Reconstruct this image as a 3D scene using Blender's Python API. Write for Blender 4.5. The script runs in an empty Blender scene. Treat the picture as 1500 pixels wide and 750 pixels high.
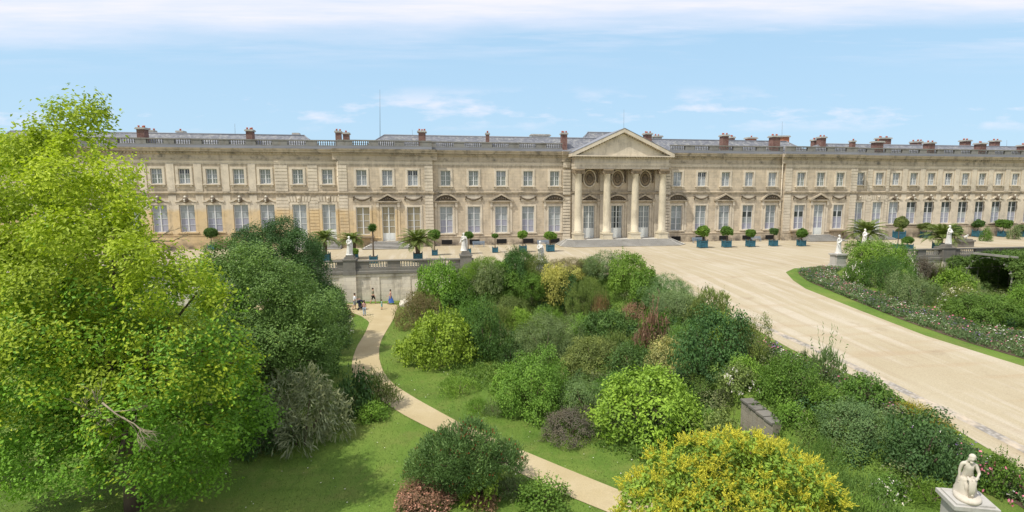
import bpy, math, random
import numpy as np
from mathutils import Vector, Matrix

SC = bpy.context.scene
COL = SC.collection
PI = math.pi
R = math.radians
rnd = random.Random(7)

# ---------------------------------------------------------------- camera (surveyed from the facade)
CAM = np.array([-30.0535, -92.5060, 9.3333])
YAW, PITCH, FOC, PPX, PPY = 0.1677, 0.1261, 800.0, 785.0, 379.31
cam_d = bpy.data.cameras.new('camera')
cam = bpy.data.objects.new('camera', cam_d)
COL.objects.link(cam)
cam.location = CAM
cam.rotation_euler = (PI / 2 - PITCH, 0, -YAW)
cam_d.sensor_width = 36
cam_d.lens = FOC / 1500 * 36
cam_d.shift_x = -(PPX - 750) / 1500
cam_d.shift_y = (PPY - 375) / 1500
cam_d.clip_start = 0.5
cam_d.clip_end = 9000
SC.camera = cam
_f = np.array([math.sin(YAW) * math.cos(PITCH), math.cos(YAW) * math.cos(PITCH), -math.sin(PITCH)])
_r = np.array([math.cos(YAW), -math.sin(YAW), 0.0])
_d = np.cross(_f, _r)

def ray(u, v):
    return _f + (u - PPX) / FOC * _r + (v - PPY) / FOC * _d

def on_y(u, v, Y):                 # surveyed point on a vertical plane y = Y
    q = ray(u, v); return CAM + q * ((Y - CAM[1]) / q[1])

def on_z(u, v, Z):
    q = ray(u, v); return CAM + q * ((Z - CAM[2]) / q[2])

# ---------------------------------------------------------------- terrain
def ss(t):
    t = np.clip(t, 0, 1); return t * t * (3 - 2 * t)

def ramp_z(y):
    return -0.058 * np.maximum(0, -36 - y)

def terrain(x, y):
    x = np.asarray(x, float); y = np.asarray(y, float)
    low = -3.9 - 0.010 * np.maximum(0, -30 - y)
    up = ramp_z(y)
    k = ss((-58 - y) / 5)
    k2 = ss((-70.3 - y) / 1.6)
    ed = -9.5 + (-14.05 + 9.5) * k; ed = ed + (-11.5 - ed) * k2
    w = 7 + (0.4 - 7) * k; w = w + (5.5 - w) * k2
    mr = np.where(x < 0, 1 - ss((ed - x) / w), 1 - ss((x - 19) / 9))
    mt_wall = ss((y + 25.75) / 0.5)
    mt_mid = ss((y + 39.0) / 5.5)
    ax = np.abs(x)
    mt = np.where(ax > 26.3, mt_wall, mt_mid)
    m = np.maximum(mr, mt)
    return low + (np.maximum(up, low) - low) * m

def gz(x, y):
    return float(terrain(x, y))

def ground(u, v):
    q = ray(u, v)
    t, prev = 8.0, 8.0
    while t < 400:
        p = CAM + q * t
        if p[2] < gz(p[0], p[1]):
            break
        prev = t; t += 0.4
    lo, hi = prev, t
    for _ in range(18):
        mid = (lo + hi) / 2; p = CAM + q * mid
        if p[2] < gz(p[0], p[1]): hi = mid
        else: lo = mid
    p = CAM + q * hi
    return np.array([p[0], p[1], gz(p[0], p[1])]), hi

# ---------------------------------------------------------------- objects
def tag(o, label=None, cat=None, group=None, kind=None):
    if label: o['label'] = label
    if cat: o['category'] = cat
    if group: o['group'] = group
    if kind: o['kind'] = kind
    return o

def empty(name, loc=(0, 0, 0), rz=0.0):
    o = bpy.data.objects.new(name, None)
    COL.objects.link(o); o.location = loc; o.rotation_euler = (0, 0, rz)
    o.empty_display_size = 0.2
    return o

def link(name, me, parent=None, loc=None, rz=None):
    o = bpy.data.objects.new(name, me)
    COL.objects.link(o)
    if parent is not None: o.parent = parent
    if loc is not None: o.location = loc
    if rz is not None: o.rotation_euler = (0, 0, rz)
    return o

def copy_tree(o, parent=None, loc=None):
    c = o.copy(); COL.objects.link(c)
    c.parent = parent
    if loc is not None: c.location = loc
    for ch in list(o.children):
        copy_tree(ch, c)
    return c

class MB:
    def __init__(s): s.v = []; s.f = []; s.m = []; s.s = []
    def add(s, vs, fs, mi=0, smooth=False):
        b = len(s.v); s.v.extend([tuple(map(float, p)) for p in vs])
        for f in fs:
            s.f.append([b + i for i in f]); s.m.append(mi); s.s.append(smooth)
        return s
    def box(s, x0, x1, y0, y1, z0, z1, mi=0):
        vs = [(x0, y0, z0), (x1, y0, z0), (x1, y1, z0), (x0, y1, z0), (x0, y0, z1), (x1, y0, z1), (x1, y1, z1), (x0, y1, z1)]
        return s.add(vs, [(0, 3, 2, 1), (4, 5, 6, 7), (0, 1, 5, 4), (1, 2, 6, 5), (2, 3, 7, 6), (3, 0, 4, 7)], mi)
    def prism_xz(s, poly, y0, y1, mi=0):     # poly in (x,z), counter-clockwise seen from -y
        n = len(poly)
        vs = [(x, y0, z) for x, z in poly] + [(x, y1, z) for x, z in poly]
        fs = [list(range(n)), list(range(2 * n - 1, n - 1, -1))]
        fs += [(i, i + n, (i + 1) % n + n, (i + 1) % n) for i in range(n)]
        return s.add(vs, fs, mi)
    def prism_xy(s, poly, z0, z1, mi=0):     # ccw seen from above
        n = len(poly)
        vs = [(x, y, z0) for x, y in poly] + [(x, y, z1) for x, y in poly]
        fs = [list(range(n - 1, -1, -1)), list(range(n, 2 * n))]
        fs += [(i, (i + 1) % n, (i + 1) % n + n, i + n) for i in range(n)]
        return s.add(vs, fs, mi)
    def prof_x(s, prof, x0, x1, mi=0):       # profile (y,z) run along x
        n = len(prof)
        vs = [(x0, y, z) for y, z in prof] + [(x1, y, z) for y, z in prof]
        fs = [(i, (i + 1) % n, (i + 1) % n + n, i + n) for i in range(n)]
        fs += [list(range(n - 1, -1, -1)), list(range(n, 2 * n))]
        return s.add(vs, fs, mi)
    def lathe(s, prof, c=(0, 0, 0), seg=10, mi=0, smooth=True, sx=1, sy=1):
        n = len(prof); vs = []
        for r, z in prof:
            for k in range(seg):
                a = 2 * PI * k / seg
                vs.append((c[0] + sx * r * math.cos(a), c[1] + sy * r * math.sin(a), c[2] + z))
        fs = [(i * seg + k, i * seg + (k + 1) % seg, (i + 1) * seg + (k + 1) % seg, (i + 1) * seg + k) for i in range(n - 1) for k in range(seg)]
        fs.append(list(range(seg - 1, -1, -1))); fs.append([(n - 1) * seg + k for k in range(seg)])
        return s.add(vs, fs, mi, smooth)
    def tube(s, pts, rad, seg=6, mi=0, smooth=True):
        pts = [Vector(p) for p in pts]; n = len(pts)
        if not hasattr(rad, '__len__'): rad = [rad] * n
        vs = []
        for i, p in enumerate(pts):
            t = (pts[min(i + 1, n - 1)] - pts[max(i - 1, 0)]).normalized()
            a = t.cross(Vector((0.3, 0.2, 1)) if abs(t.z) < 0.95 else Vector((1, 0, 0))).normalized(); b = t.cross(a)
            for k in range(seg):
                an = 2 * PI * k / seg
                vs.append(p + (a * math.cos(an) + b * math.sin(an)) * rad[i])
        fs = [(i * seg + k, i * seg + (k + 1) % seg, (i + 1) * seg + (k + 1) % seg, (i + 1) * seg + k) for i in range(n - 1) for k in range(seg)]
        fs.append(list(range(seg - 1, -1, -1))); fs.append([(n - 1) * seg + k for k in range(seg)])
        return s.add(vs, fs, mi, smooth)
    def ball(s, c, r, seg=10, rings=6, mi=0, sz=1.0):
        pr = [(max(1e-3, r * math.sin(PI * i / rings)), -r * sz * math.cos(PI * i / rings)) for i in range(rings + 1)]
        return s.lathe(pr, c, seg, mi)
    def mesh(s, name, mats):
        me = bpy.data.meshes.new(name)
        me.from_pydata(s.v, [], s.f)
        for m in (mats if isinstance(mats, (list, tuple)) else [mats]): me.materials.append(m)
        if s.f:
            me.polygons.foreach_set('material_index', s.m)
            me.polygons.foreach_set('use_smooth', s.s)
        me.update()
        return me
    def build(s, name, mats, parent=None, loc=None, rz=None):
        return link(name, s.mesh(name, mats), parent, loc, rz)

# ---------------------------------------------------------------- materials
def lin(r, g, b):
    f = lambda c: (c / 255 / 12.92) if c / 255 <= .04045 else ((c / 255 + .055) / 1.055) ** 2.4
    return (f(r), f(g), f(b), 1)

class NT:
    def __init__(s, name):
        s.mat = bpy.data.materials.new(name); s.mat.use_nodes = True
        s.t = s.mat.node_tree; s.n = s.t.nodes; s.l = s.t.links
        s.b = s.n['Principled BSDF']
    def node(s, typ, **k):
        n = s.n.new(typ)
        for a, v in k.items():
            if a.startswith('i_'): n.inputs[a[2:].replace('_', ' ')].default_value = v
            else: setattr(n, a, v)
        return n
    def noise(s, scale, detail=4, rough=.6, vec=None):
        n = s.node('ShaderNodeTexNoise'); n.inputs['Scale'].default_value = scale
        n.inputs['Detail'].default_value = detail; n.inputs['Roughness'].default_value = rough
        if vec is not None: s.l.new(vec, n.inputs['Vector'])
        return n.outputs['Fac']
    def ramp(s, fac, stops):
        n = s.node('ShaderNodeValToRGB'); e = n.color_ramp.elements
        while len(e) < len(stops): e.new(.5)
        for i, (p, c) in enumerate(stops):
            e[i].position = p; e[i].color = c if len(c) == 4 else (*c, 1)
        s.l.new(fac, n.inputs['Fac']); return n.outputs['Color']
    def mix(s, fac, a, b, mode='MIX'):
        n = s.node('ShaderNodeMix', data_type='RGBA', blend_type=mode)
        for sock, val in ((n.inputs['Factor'], fac), (n.inputs[6], a), (n.inputs[7], b)):
            if hasattr(val, 'links'): s.l.new(val, sock)
            else: sock.default_value = val
        return n.outputs[2]
    def math(s, op, a, b=None, c=None):
        n = s.node('ShaderNodeMath', operation=op)
        for i, val in enumerate((a, b, c)):
            if val is None: continue
            if hasattr(val, 'links'): s.l.new(val, n.inputs[i])
            else: n.inputs[i].default_value = val
        return n.outputs[0]
    def maprange(s, v, a, b, c=0, d=1):
        n = s.node('ShaderNodeMapRange'); s.l.new(v, n.inputs[0])
        for i, q in enumerate((a, b, c, d)): n.inputs[i + 1].default_value = q
        return n.outputs[0]
    def pos(s):
        return s.node('ShaderNodeNewGeometry').outputs['Position']
    def xyz(s, vec):
        n = s.node('ShaderNodeSeparateXYZ'); s.l.new(vec, n.inputs[0]); return n.outputs
    def comb(s, x, y, z):
        n = s.node('ShaderNodeCombineXYZ')
        for i, val in enumerate((x, y, z)):
            if hasattr(val, 'links'): s.l.new(val, n.inputs[i])
            else: n.inputs[i].default_value = val
        return n.outputs[0]
    def scale(s, vec, sc):
        n = s.node('ShaderNodeMapping'); s.l.new(vec, n.inputs[0]); n.inputs['Scale'].default_value = sc; return n.outputs[0]
    def bump(s, h, strength=.4, dist=.02):
        n = s.node('ShaderNodeBump'); n.inputs['Strength'].default_value = strength; n.inputs['Distance'].default_value = dist
        s.l.new(h, n.inputs['Height']); s.l.new(n.outputs[0], s.b.inputs['Normal'])
    def out(s, col, rough=.8, spec=.3):
        if hasattr(col, 'links'): s.l.new(col, s.b.inputs['Base Color'])
        else: s.b.inputs['Base Color'].default_value = col
        s.b.inputs['Roughness'].default_value = rough
        s.b.inputs['Specular IOR Level'].default_value = spec
        return s.mat

M = {}
def simple(name, col, rough=.7, spec=.3, var=.15, scale=3.0):
    t = NT(name)
    n = t.noise(scale, 5)
    lo = tuple(c * (1 - var) for c in col[:3]) + (1,); hi = tuple(min(1, c * (1 + var)) for c in col[:3]) + (1,)
    M[name] = t.out(t.ramp(n, [(.3, lo), (.7, hi)]), rough, spec)
    return M[name]

def stone(name, base, ochre=False, grime=.35, joints=True, dark_foot=0.0, streak=.5, soot=0):
    t = NT(name); p = t.pos(); x, y, z = t.xyz(p)
    c = t.mix(t.maprange(t.noise(.35, 4, .6, p), .35, .65), tuple(v * .88 for v in base[:3]) + (1,), tuple(min(1, v * 1.08) for v in base[:3]) + (1,))
    if ochre:            # the yellow lime wash left on the lower storey of the left-hand wings
        low = t.maprange(t.math('ADD', z, t.math('MULTIPLY', t.noise(1.2, 3, .6, p), .8)), 6.3, 6.9, 1, 0)
        side = t.maprange(t.math('ADD', x, t.math('MULTIPLY', t.noise(.2, 2, .5, p), 3)), -36.0, -33.0, .95, 0)
        pat = t.maprange(t.noise(.45, 4, .6, t.scale(p, (1, 1, .5))), .3, .6, .6, 1.0)
        c = t.mix(t.math('MULTIPLY', t.math('MULTIPLY', low, side), pat), c, (.62, .465, .25, 1))
    if joints:
        br = t.node('ShaderNodeTexBrick'); t.l.new(t.comb(t.math('ADD', x, t.math('MULTIPLY', y, .7)), z, 0), br.inputs['Vector'])
        br.inputs['Scale'].default_value = 1.0; br.inputs['Brick Width'].default_value = 1.25; br.inputs['Row Height'].default_value = .46
        br.inputs['Mortar Size'].default_value = .012; br.inputs['Color1'].default_value = (.88, .88, .88, 1)
        br.inputs['Color2'].default_value = (1.06, 1.04, 1.0, 1); br.inputs['Mortar'].default_value = (.66, .62, .56, 1)
        c = t.mix(.75, c, br.outputs['Color'], 'MULTIPLY')
    st = t.noise(1.0, 6, .65, t.scale(p, (1.6, 1.6, .22)))
    c = t.mix(t.math('MULTIPLY', t.maprange(st, .52, .72), streak), c, (.24, .20, .15, 1))
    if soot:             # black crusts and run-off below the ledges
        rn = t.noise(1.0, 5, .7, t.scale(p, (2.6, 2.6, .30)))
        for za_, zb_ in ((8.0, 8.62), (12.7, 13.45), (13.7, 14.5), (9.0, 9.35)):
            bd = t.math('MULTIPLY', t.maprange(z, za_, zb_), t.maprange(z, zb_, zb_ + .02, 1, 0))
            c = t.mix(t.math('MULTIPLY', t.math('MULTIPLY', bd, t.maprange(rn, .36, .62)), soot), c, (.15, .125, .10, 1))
    gr = t.noise(.9, 8, .7, p)
    c = t.mix(t.math('MULTIPLY', t.maprange(gr, .5, .68), grime), c, (.13, .12, .10, 1))
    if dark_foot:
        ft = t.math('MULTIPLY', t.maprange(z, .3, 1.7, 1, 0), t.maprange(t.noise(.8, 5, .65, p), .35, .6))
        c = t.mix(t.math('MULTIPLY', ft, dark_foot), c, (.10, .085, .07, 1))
    t.bump(t.noise(9, 5, .6, p), .3, .02)
    M[name] = t.out(c, .85, .2); return M[name]

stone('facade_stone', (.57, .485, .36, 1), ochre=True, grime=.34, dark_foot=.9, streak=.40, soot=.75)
stone('trim_stone', (.63, .555, .43, 1), ochre=True, soot=.5, grime=.32, joints=False, streak=.35)
stone('cornice_stone', (.47, .40, .295, 1), grime=.9, joints=False, streak=.6)
stone('column_stone', (.60, .535, .395, 1), grime=.24, joints=False, streak=.45)
stone('grey_stone', (.44, .425, .385, 1), grime=.55, joints=False, streak=.4)
stone('parapet_stone', (.19, .18, .155, 1), grime=.8, joints=False, streak=.5)
stone('mossy_stone', (.30, .275, .22, 1), grime=.75, joints=True, streak=.7)
stone('baluster_stone', (.62, .58, .48, 1), grime=.2, joints=False, streak=.2)
stone('wall_stone', (.64, .59, .49, 1), grime=.4, joints=True, streak=.7)
stone('riser_stone', (.125, .12, .11, 1), grime=.5, joints=False, streak=.4)  # darker copy of the step stone, paints the shade on the risers
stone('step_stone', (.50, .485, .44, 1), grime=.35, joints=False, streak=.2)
stone('stained_stone', (.15, .12, .085, 1), grime=.6, joints=False, streak=.3)  # darker tone for pediment infill, swags, masks and medallion relief
stone('roof_stone', (.23, .225, .205, 1), grime=.75, joints=False, streak=.4)
stone('carved_stone', (.30, .235, .155, 1), grime=.6, joints=False, streak=.3)
stone('marble', (.74, .72, .66, 1), grime=.25, joints=False, streak=.5)
stone('old_marble', (.54, .49, .40, 1), grime=.30, joints=False, streak=.55)
simple('white_paint', (.62, .63, .61, 1), .5, .4, .04)
simple('door_paint', (.66, .68, .64, 1), .5, .4, .05)
simple('teal_paint', (.030, .115, .155, 1), .6, .35, .4, 5)
simple('bark', (.13, .10, .07, 1), .9, .1, .35, 8)
simple('dead_wood', (.30, .25, .18, 1), .9, .1, .3, 8)
simple('terracotta', (.42, .17, .09, 1), .8, .2, .2, 5)
simple('chimney_pot', (.46, .13, .08, 1), .8, .2, .25, 5)
simple('lead', (.20, .21, .23, 1), .55, .4, .2, 2)
simple('iron', (.12, .13, .13, 1), .5, .5, .2)
simple('bench_paint', (.24, .30, .36, 1), .6, .3, .1)
simple('dark_opening', (.02, .02, .02, 1), .9, .1, .2)
simple('timber', (.25, .235, .21, 1), .85, .2, .2, 6)
simple('soil', (.10, .075, .05, 1), .95, .1, .35, 4)
simple('skin', (.52, .31, .21, 1), .6, .3, .05)
simple('hair', (.045, .03, .022, 1), .7, .2, .1)
for nm, c in (('cloth_white', (.75, .75, .76)), ('cloth_grey', (.33, .35, .37)), ('cloth_dark', (.035, .038, .04)), ('cloth_khaki', (.22, .22, .15)),
              ('cloth_pink', (.60, .36, .34)), ('cloth_blue', (.06, .14, .42)), ('cloth_turquoise', (.03, .42, .48)), ('cloth_pale_blue', (.40, .48, .58)), ('stroller_navy', (.02, .025, .05))):
    simple(nm, (*c, 1), .85, .15, .12, 20)

def slate():
    t = NT('slate'); p = t.pos(); x, y, z = t.xyz(p)
    br = t.node('ShaderNodeTexBrick'); t.l.new(t.comb(x, t.math('MULTIPLY', z, 1.0), 0), br.inputs['Vector'])
    br.inputs['Brick Width'].default_value = .34; br.inputs['Row Height'].default_value = .17; br.inputs['Mortar Size'].default_value = .012; br.inputs['Scale'].default_value = 1
    br.inputs['Color1'].default_value = (.11, .118, .135, 1); br.inputs['Color2'].default_value = (.19, .20, .22, 1); br.inputs['Mortar'].default_value = (.10, .10, .11, 1)
    c = t.mix(t.maprange(t.noise(1.3, 7, .7, p), .5, .68), br.outputs['Color'], (.30, .30, .275, 1))
    c = t.mix(t.maprange(t.noise(.5, 5, .7, p), .55, .7), c, (.11, .12, .12, 1))
    M['slate'] = t.out(c, .6, .4)
slate()

def brick():
    t = NT('brick'); p = t.pos(); x, y, z = t.xyz(p)
    br = t.node('ShaderNodeTexBrick'); t.l.new(t.comb(t.math('ADD', x, y), z, 0), br.inputs['Vector'])
    br.inputs['Brick Width'].default_value = .22; br.inputs['Row Height'].default_value = .075; br.inputs['Mortar Size'].default_value = .008; br.inputs['Scale'].default_value = 1
    br.inputs['Color1'].default_value = (.21, .10, .08, 1); br.inputs['Color2'].default_value = (.15, .08, .065, 1); br.inputs['Mortar'].default_value = (.30, .24, .2, 1)
    c = t.mix(t.maprange(t.noise(1.5, 6, .7, p), .48, .65), br.outputs['Color'], (.14, .07, .06, 1))
    M['brick'] = t.out(c, .85, .2)
brick()

def pane(name, col, var=.12, rough=.12):
    t = NT(name); p = t.pos(); x, y, z = t.xyz(p)
    fold = t.noise(1, 3, .6, t.scale(p, (9, 1, .6)))
    lo = tuple(c * (1 - var) for c in col) + (1,); hi = tuple(c * (1 + var) for c in col) + (1,)
    M[name] = t.out(t.ramp(fold, [(.35, lo), (.65, hi)]), rough, .5)
pane('pane_pale', (.33, .355, .365)); pane('pane_lilac', (.33, .335, .40)); pane('pane_green', (.22, .245, .21)); pane('pane_beige', (.32, .28, .19))
pane('pane_dark', (.05, .055, .06), .4); pane('pane_grey', (.26, .285, .29))

def gravel():
    t = NT('gravel'); p = t.pos(); x, y, z = t.xyz(p)
    big = t.noise(.06, 5, .6, p)
    c = t.ramp(big, [(.3, (.375, .31, .20)), (.5, (.42, .36, .243)), (.7, (.46, .405, .29))])
    tr = t.noise(1.0, 5, .6, t.scale(p, (.9, .06, 1)))        # wheel and rake tracks down the ramp
    c = t.mix(t.math('MULTIPLY', t.maprange(tr, .48, .62), .7), c, (.50, .445, .345, 1))
    tr2 = t.noise(1.0, 4, .6, t.scale(p, (.10, .8, 1)))
    c = t.mix(t.math('MULTIPLY', t.maprange(tr2, .54, .68), .5), c, (.39, .30, .19, 1))
    pt = t.noise(.35, 6, .68, p)
    c = t.mix(t.math('MULTIPLY', t.maprange(pt, .6, .72), .62), c, (.31, .245, .165, 1))
    wv = t.node('ShaderNodeTexWave', wave_type='BANDS', bands_direction='X'); wv.inputs['Scale'].default_value = .22; wv.inputs['Distortion'].default_value = 14; wv.inputs['Detail'].default_value = 3; wv.inputs['Detail Scale'].default_value = .35
    t.l.new(t.scale(p, (1, .16, 1)), wv.inputs['Vector'])
    ruts = t.math('MULTIPLY', t.maprange(wv.outputs['Fac'], .86, .98), t.maprange(t.noise(.11, 3, .5, p), .42, .66, 0, .26))
    c = t.mix(ruts, c, (.34, .265, .18, 1))
    fine = t.noise(14, 4, .7, p)
    c = t.mix(.6, c, t.ramp(fine, [(.3, (.66, .66, .66)), (.7, (1.12, 1.12, 1.12))]), 'MULTIPLY')
    t.bump(fine, .35, .02)
    M['gravel'] = t.out(c, .95, .1)
gravel()

def path_mat():
    t = NT('path_gravel'); p = t.pos()
    c = t.ramp(t.noise(.25, 5, .6, p), [(.3, (.38, .30, .165)), (.5, (.435, .355, .205)), (.7, (.49, .41, .26))])
    c = t.mix(t.math('MULTIPLY', t.maprange(t.noise(.8, 6, .7, p), .57, .7), .4), c, (.36, .28, .17, 1))
    fine = t.noise(16, 4, .7, p)
    c = t.mix(.5, c, t.ramp(fine, [(.3, (.7, .7, .7)), (.7, (1.12, 1.12, 1.12))]), 'MULTIPLY')
    t.bump(fine, .35, .02)
    M['path_gravel'] = t.out(c, .95, .1)
path_mat()

def grass_mat():
    t = NT('lawn_grass'); p = t.pos()
    c = t.ramp(t.noise(.16, 5, .6, p), [(.3, (.080, .150, .024)), (.5, (.125, .205, .035)), (.7, (.18, .24, .052))])
    c = t.mix(t.math('MULTIPLY', t.maprange(t.noise(.5, 6, .7, p), .5, .7), .6), c, (.20, .20, .065, 1))
    c = t.mix(t.math('MULTIPLY', t.maprange(t.noise(.33, 6, .7, t.scale(p, (1, 1.7, 1))), .54, .68), .5), c, (.055, .115, .018, 1))
    mw = t.noise(1, 3, .5, t.scale(p, (1.4, .12, 1)))
    c = t.mix(t.math('MULTIPLY', t.maprange(mw, .45, .62), .25), c, (.17, .22, .05, 1))
    fine = t.noise(22, 5, .75, p)
    c = t.mix(.8, c, t.ramp(fine, [(.3, (.45, .5, .4)), (.7, (1.35, 1.3, 1.2))]), 'MULTIPLY')
    t.bump(fine, .8, .04)
    M['lawn_grass'] = t.out(c, .9, .15)
grass_mat()

def cobble():
    t = NT('cobble'); p = t.pos()
    v = t.node('ShaderNodeTexVoronoi'); v.inputs['Scale'].default_value = 5; t.l.new(p, v.inputs['Vector'])
    c = t.ramp(v.outputs['Distance'], [(.1, (.40, .375, .33)), (.6, (.24, .22, .19))])
    c = t.mix(t.maprange(t.noise(.8, 5, .7, p), .42, .62), c, (.50, .42, .31, 1))
    t.bump(v.outputs['Distance'], -.5, .03)
    M['cobble'] = t.out(c, .9, .2)
cobble()

def foliage(name, col=None, trans=.2):
    """leaf material: the plant's own colour (object colour or fixed), varied leaf by leaf"""
    t = NT(name)
    if col is None: base = t.node('ShaderNodeObjectInfo').outputs['Color']
    else:
        rg = t.node('ShaderNodeRGB'); rg.outputs[0].default_value = (*col, 1); base = rg.outputs[0]
    a = t.node('ShaderNodeAttribute', attribute_name='tint'); v = a.outputs['Fac']
    c = t.mix(1.0, base, t.ramp(v, [(0, (.62, .66, .60)), (.5, (1, 1, 1)), (1, (1.5, 1.38, 1.25))]), 'MULTIPLY')
    t.l.new(c, t.b.inputs['Base Color']); t.b.inputs['Roughness'].default_value = .5; t.b.inputs['Specular IOR Level'].default_value = .2
    tr = t.node('ShaderNodeBsdfTranslucent'); t.l.new(t.mix(1.0, c, (1.25, 1.35, .6, 1), 'MULTIPLY'), tr.inputs['Color'])
    mx = t.node('ShaderNodeMixShader'); mx.inputs[0].default_value = trans
    t.l.new(t.b.outputs[0], mx.inputs[1]); t.l.new(tr.outputs[0], mx.inputs[2])
    t.l.new(mx.outputs[0], t.n['Material Output'].inputs['Surface'])
    M[name] = t.mat
foliage('leaf')
foliage('blossom_yellow', (.54, .52, .06)); foliage('blossom_white', (.75, .72, .66)); foliage('blossom_pink', (.65, .20, .30)); foliage('blossom_purple', (.22, .14, .34))
foliage('twig_pale', (.30, .27, .20), .1); foliage('smoke_pink', (.46, .25, .18)); foliage('leaf_red', (.20, .035, .03))
foliage('seed_red', (.35, .08, .04)); foliage('grass_blade', (.12, .19, .04))
# ---------------------------------------------------------------- sky and sun
SUN = Vector((-0.72, -0.43, 1.42)).normalized()
w = bpy.data.worlds.new('World'); SC.world = w; w.use_nodes = True
wt = w.node_tree; wn = wt.nodes; wl = wt.links
bg = wn['Background']
class WT(NT):
    def __init__(s): s.t = wt; s.n = wn; s.l = wl
W = WT()
sky = wn.new('ShaderNodeTexSky'); sky.sky_type = 'NISHITA'; sky.sun_disc = False
sky.sun_elevation = math.asin(SUN.z); sky.sun_rotation = math.atan2(SUN.x, SUN.y)
sky.altitude = 60; sky.air_density = 1.0; sky.dust_density = 0.6; sky.ozone_density = 2.2
dirv = wn.new('ShaderNodeTexCoord').outputs['Generated']
dx, dy, dz = W.xyz(dirv)
az = W.math('ARCTAN2', dx, dy); el = W.math('ARCSINE', dz)
# a high sheet of thin cloud whose lower edge rises to the right, streaks under it, a few small cumulus low down
cyw, syw = math.cos(YAW), math.sin(YAW)
fwd = W.math('MAXIMUM', W.math('ADD', W.math('MULTIPLY', dx, syw), W.math('MULTIPLY', dy, cyw)), .08)
lat = W.math('SUBTRACT', W.math('MULTIPLY', dx, cyw), W.math('MULTIPLY', dy, syw))
hh = W.math('DIVIDE', dz, fwd); aa = W.math('DIVIDE', lat, fwd)       # the cloud sheet is a flat deck with a straight far edge
edge = W.math('ADD', W.math('MULTIPLY', aa, .026), .284)
n1 = W.noise(1, 6, .6, W.comb(W.math('MULTIPLY', aa, 2.2), W.math('MULTIPLY', hh, 14), 3.1))
n1b = W.noise(1, 7, .62, W.comb(W.math('MULTIPLY', aa, 3.4), W.math('MULTIPLY', hh, 50), 7.7))
d1 = W.math('ADD', W.math('SUBTRACT', hh, edge), W.math('MULTIPLY', W.math('SUBTRACT', n1, .5), .085))
sheet = W.math('MULTIPLY', W.maprange(d1, -.028, .034), W.maprange(n1b, .2, .62, .50, .92))
streak = W.math('MULTIPLY', W.maprange(n1b, .44, .72, 0, .55), W.maprange(hh, .20, .29))
n2 = W.noise(1, 6, .6, W.comb(W.math('MULTIPLY', aa, 8.5), W.math('MULTIPLY', hh, 34), 1.3))
n2b = W.noise(1, 3, .5, W.comb(W.math('MULTIPLY', aa, 2.4), W.math('MULTIPLY', hh, 5), 4.2))
band = W.math('MULTIPLY', W.maprange(hh, .100, .125), W.maprange(hh, .150, .185, 1, 0))
puff = W.math('MULTIPLY', W.maprange(W.math('ADD', n2, W.math('MULTIPLY', W.math('SUBTRACT', n2b, .5), .6)), .50, .68, 0, .62), band)
msk = W.math('MAXIMUM', W.math('MAXIMUM', sheet, streak), puff)
sat = wn.new('ShaderNodeHueSaturation'); sat.inputs['Saturation'].default_value = 1.12; sat.inputs['Value'].default_value = 1.0
wl.new(sky.outputs[0], sat.inputs['Color'])
hz = W.mix(W.maprange(el, 0.0, .30, .92, .84), sat.outputs[0], W.mix(W.maprange(el, .05, .30), (2.75, 3.95, 5.0, 1), (2.45, 3.75, 4.95, 1)))
wl.new(W.mix(msk, hz, (5.2, 5.1, 5.7, 1)), bg.inputs['Color'])
bg.inputs['Strength'].default_value = 0.15

sl = bpy.data.lights.new('sun', 'SUN'); sl.energy = 3.4; sl.angle = R(.6); sl.color = (1, .95, .86)
sun = bpy.data.objects.new('sun', sl); COL.objects.link(sun)
sun.rotation_euler = (-SUN).to_track_quat('-Z', 'Y').to_euler(); sun.location = (-60, -60, 90)
SC.view_settings.view_transform = 'Standard'; SC.view_settings.look = 'None'; SC.view_settings.gamma = 1
SC.view_settings.exposure = 0.33
SC.render.engine = 'CYCLES'
SC.cycles.max_bounces = 6; SC.cycles.diffuse_bounces = 3; SC.cycles.transmission_bounces = 4; SC.cycles.transparent_max_bounces = 4

# ---------------------------------------------------------------- the ground: one sheet
def axis(dense0, dense1, step, far):
    a = list(np.arange(dense0, dense1 + 1e-6, step)); g = step
    while a[-1] < far: g *= 1.5; a.append(a[-1] + g)
    g = step
    while a[0] > -far: g *= 1.5; a.insert(0, a[0] - g)
    return np.array(a)
gx = axis(-62, 60, .5, 3500); gy = axis(-104, -22, .5, 3500)
X, Y = np.meshgrid(gx, gy); Z = terrain(X, Y)
nx, ny = len(gx), len(gy)
me = bpy.data.meshes.new('ground')
idx = np.arange(nx * ny).reshape(ny, nx)
q = np.stack([idx[:-1, :-1], idx[:-1, 1:], idx[1:, 1:], idx[1:, :-1]], -1).reshape(-1, 4)
me.vertices.add(nx * ny); me.vertices.foreach_set('co', np.stack([X, Y, Z], -1).astype(np.float32).ravel())
me.loops.add(q.size); me.loops.foreach_set('vertex_index', q.ravel().astype(np.int32))
me.polygons.add(len(q)); me.polygons.foreach_set('loop_start', np.arange(0, q.size, 4, dtype=np.int32))
me.polygons.foreach_set('use_smooth', np.ones(len(q), bool))
me.update(calc_edges=True); me.materials.append(M['lawn_grass'])
tag(link('ground', me), kind='structure')

def plane_poly(name, polys, mat, dz, kind='structure'):
    """flat polygons (lists of (x,y)) laid on the terrain; each polygon lies in one terrain plane"""
    m = MB()
    for poly in polys:
        m.add([(x, y, gzr(x, y) + dz) for x, y in poly], [list(range(len(poly)))])
    o = m.build(name, mat); tag(o, kind=kind); return o
def gzr(x, y): return float(ramp_z(y))

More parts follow.
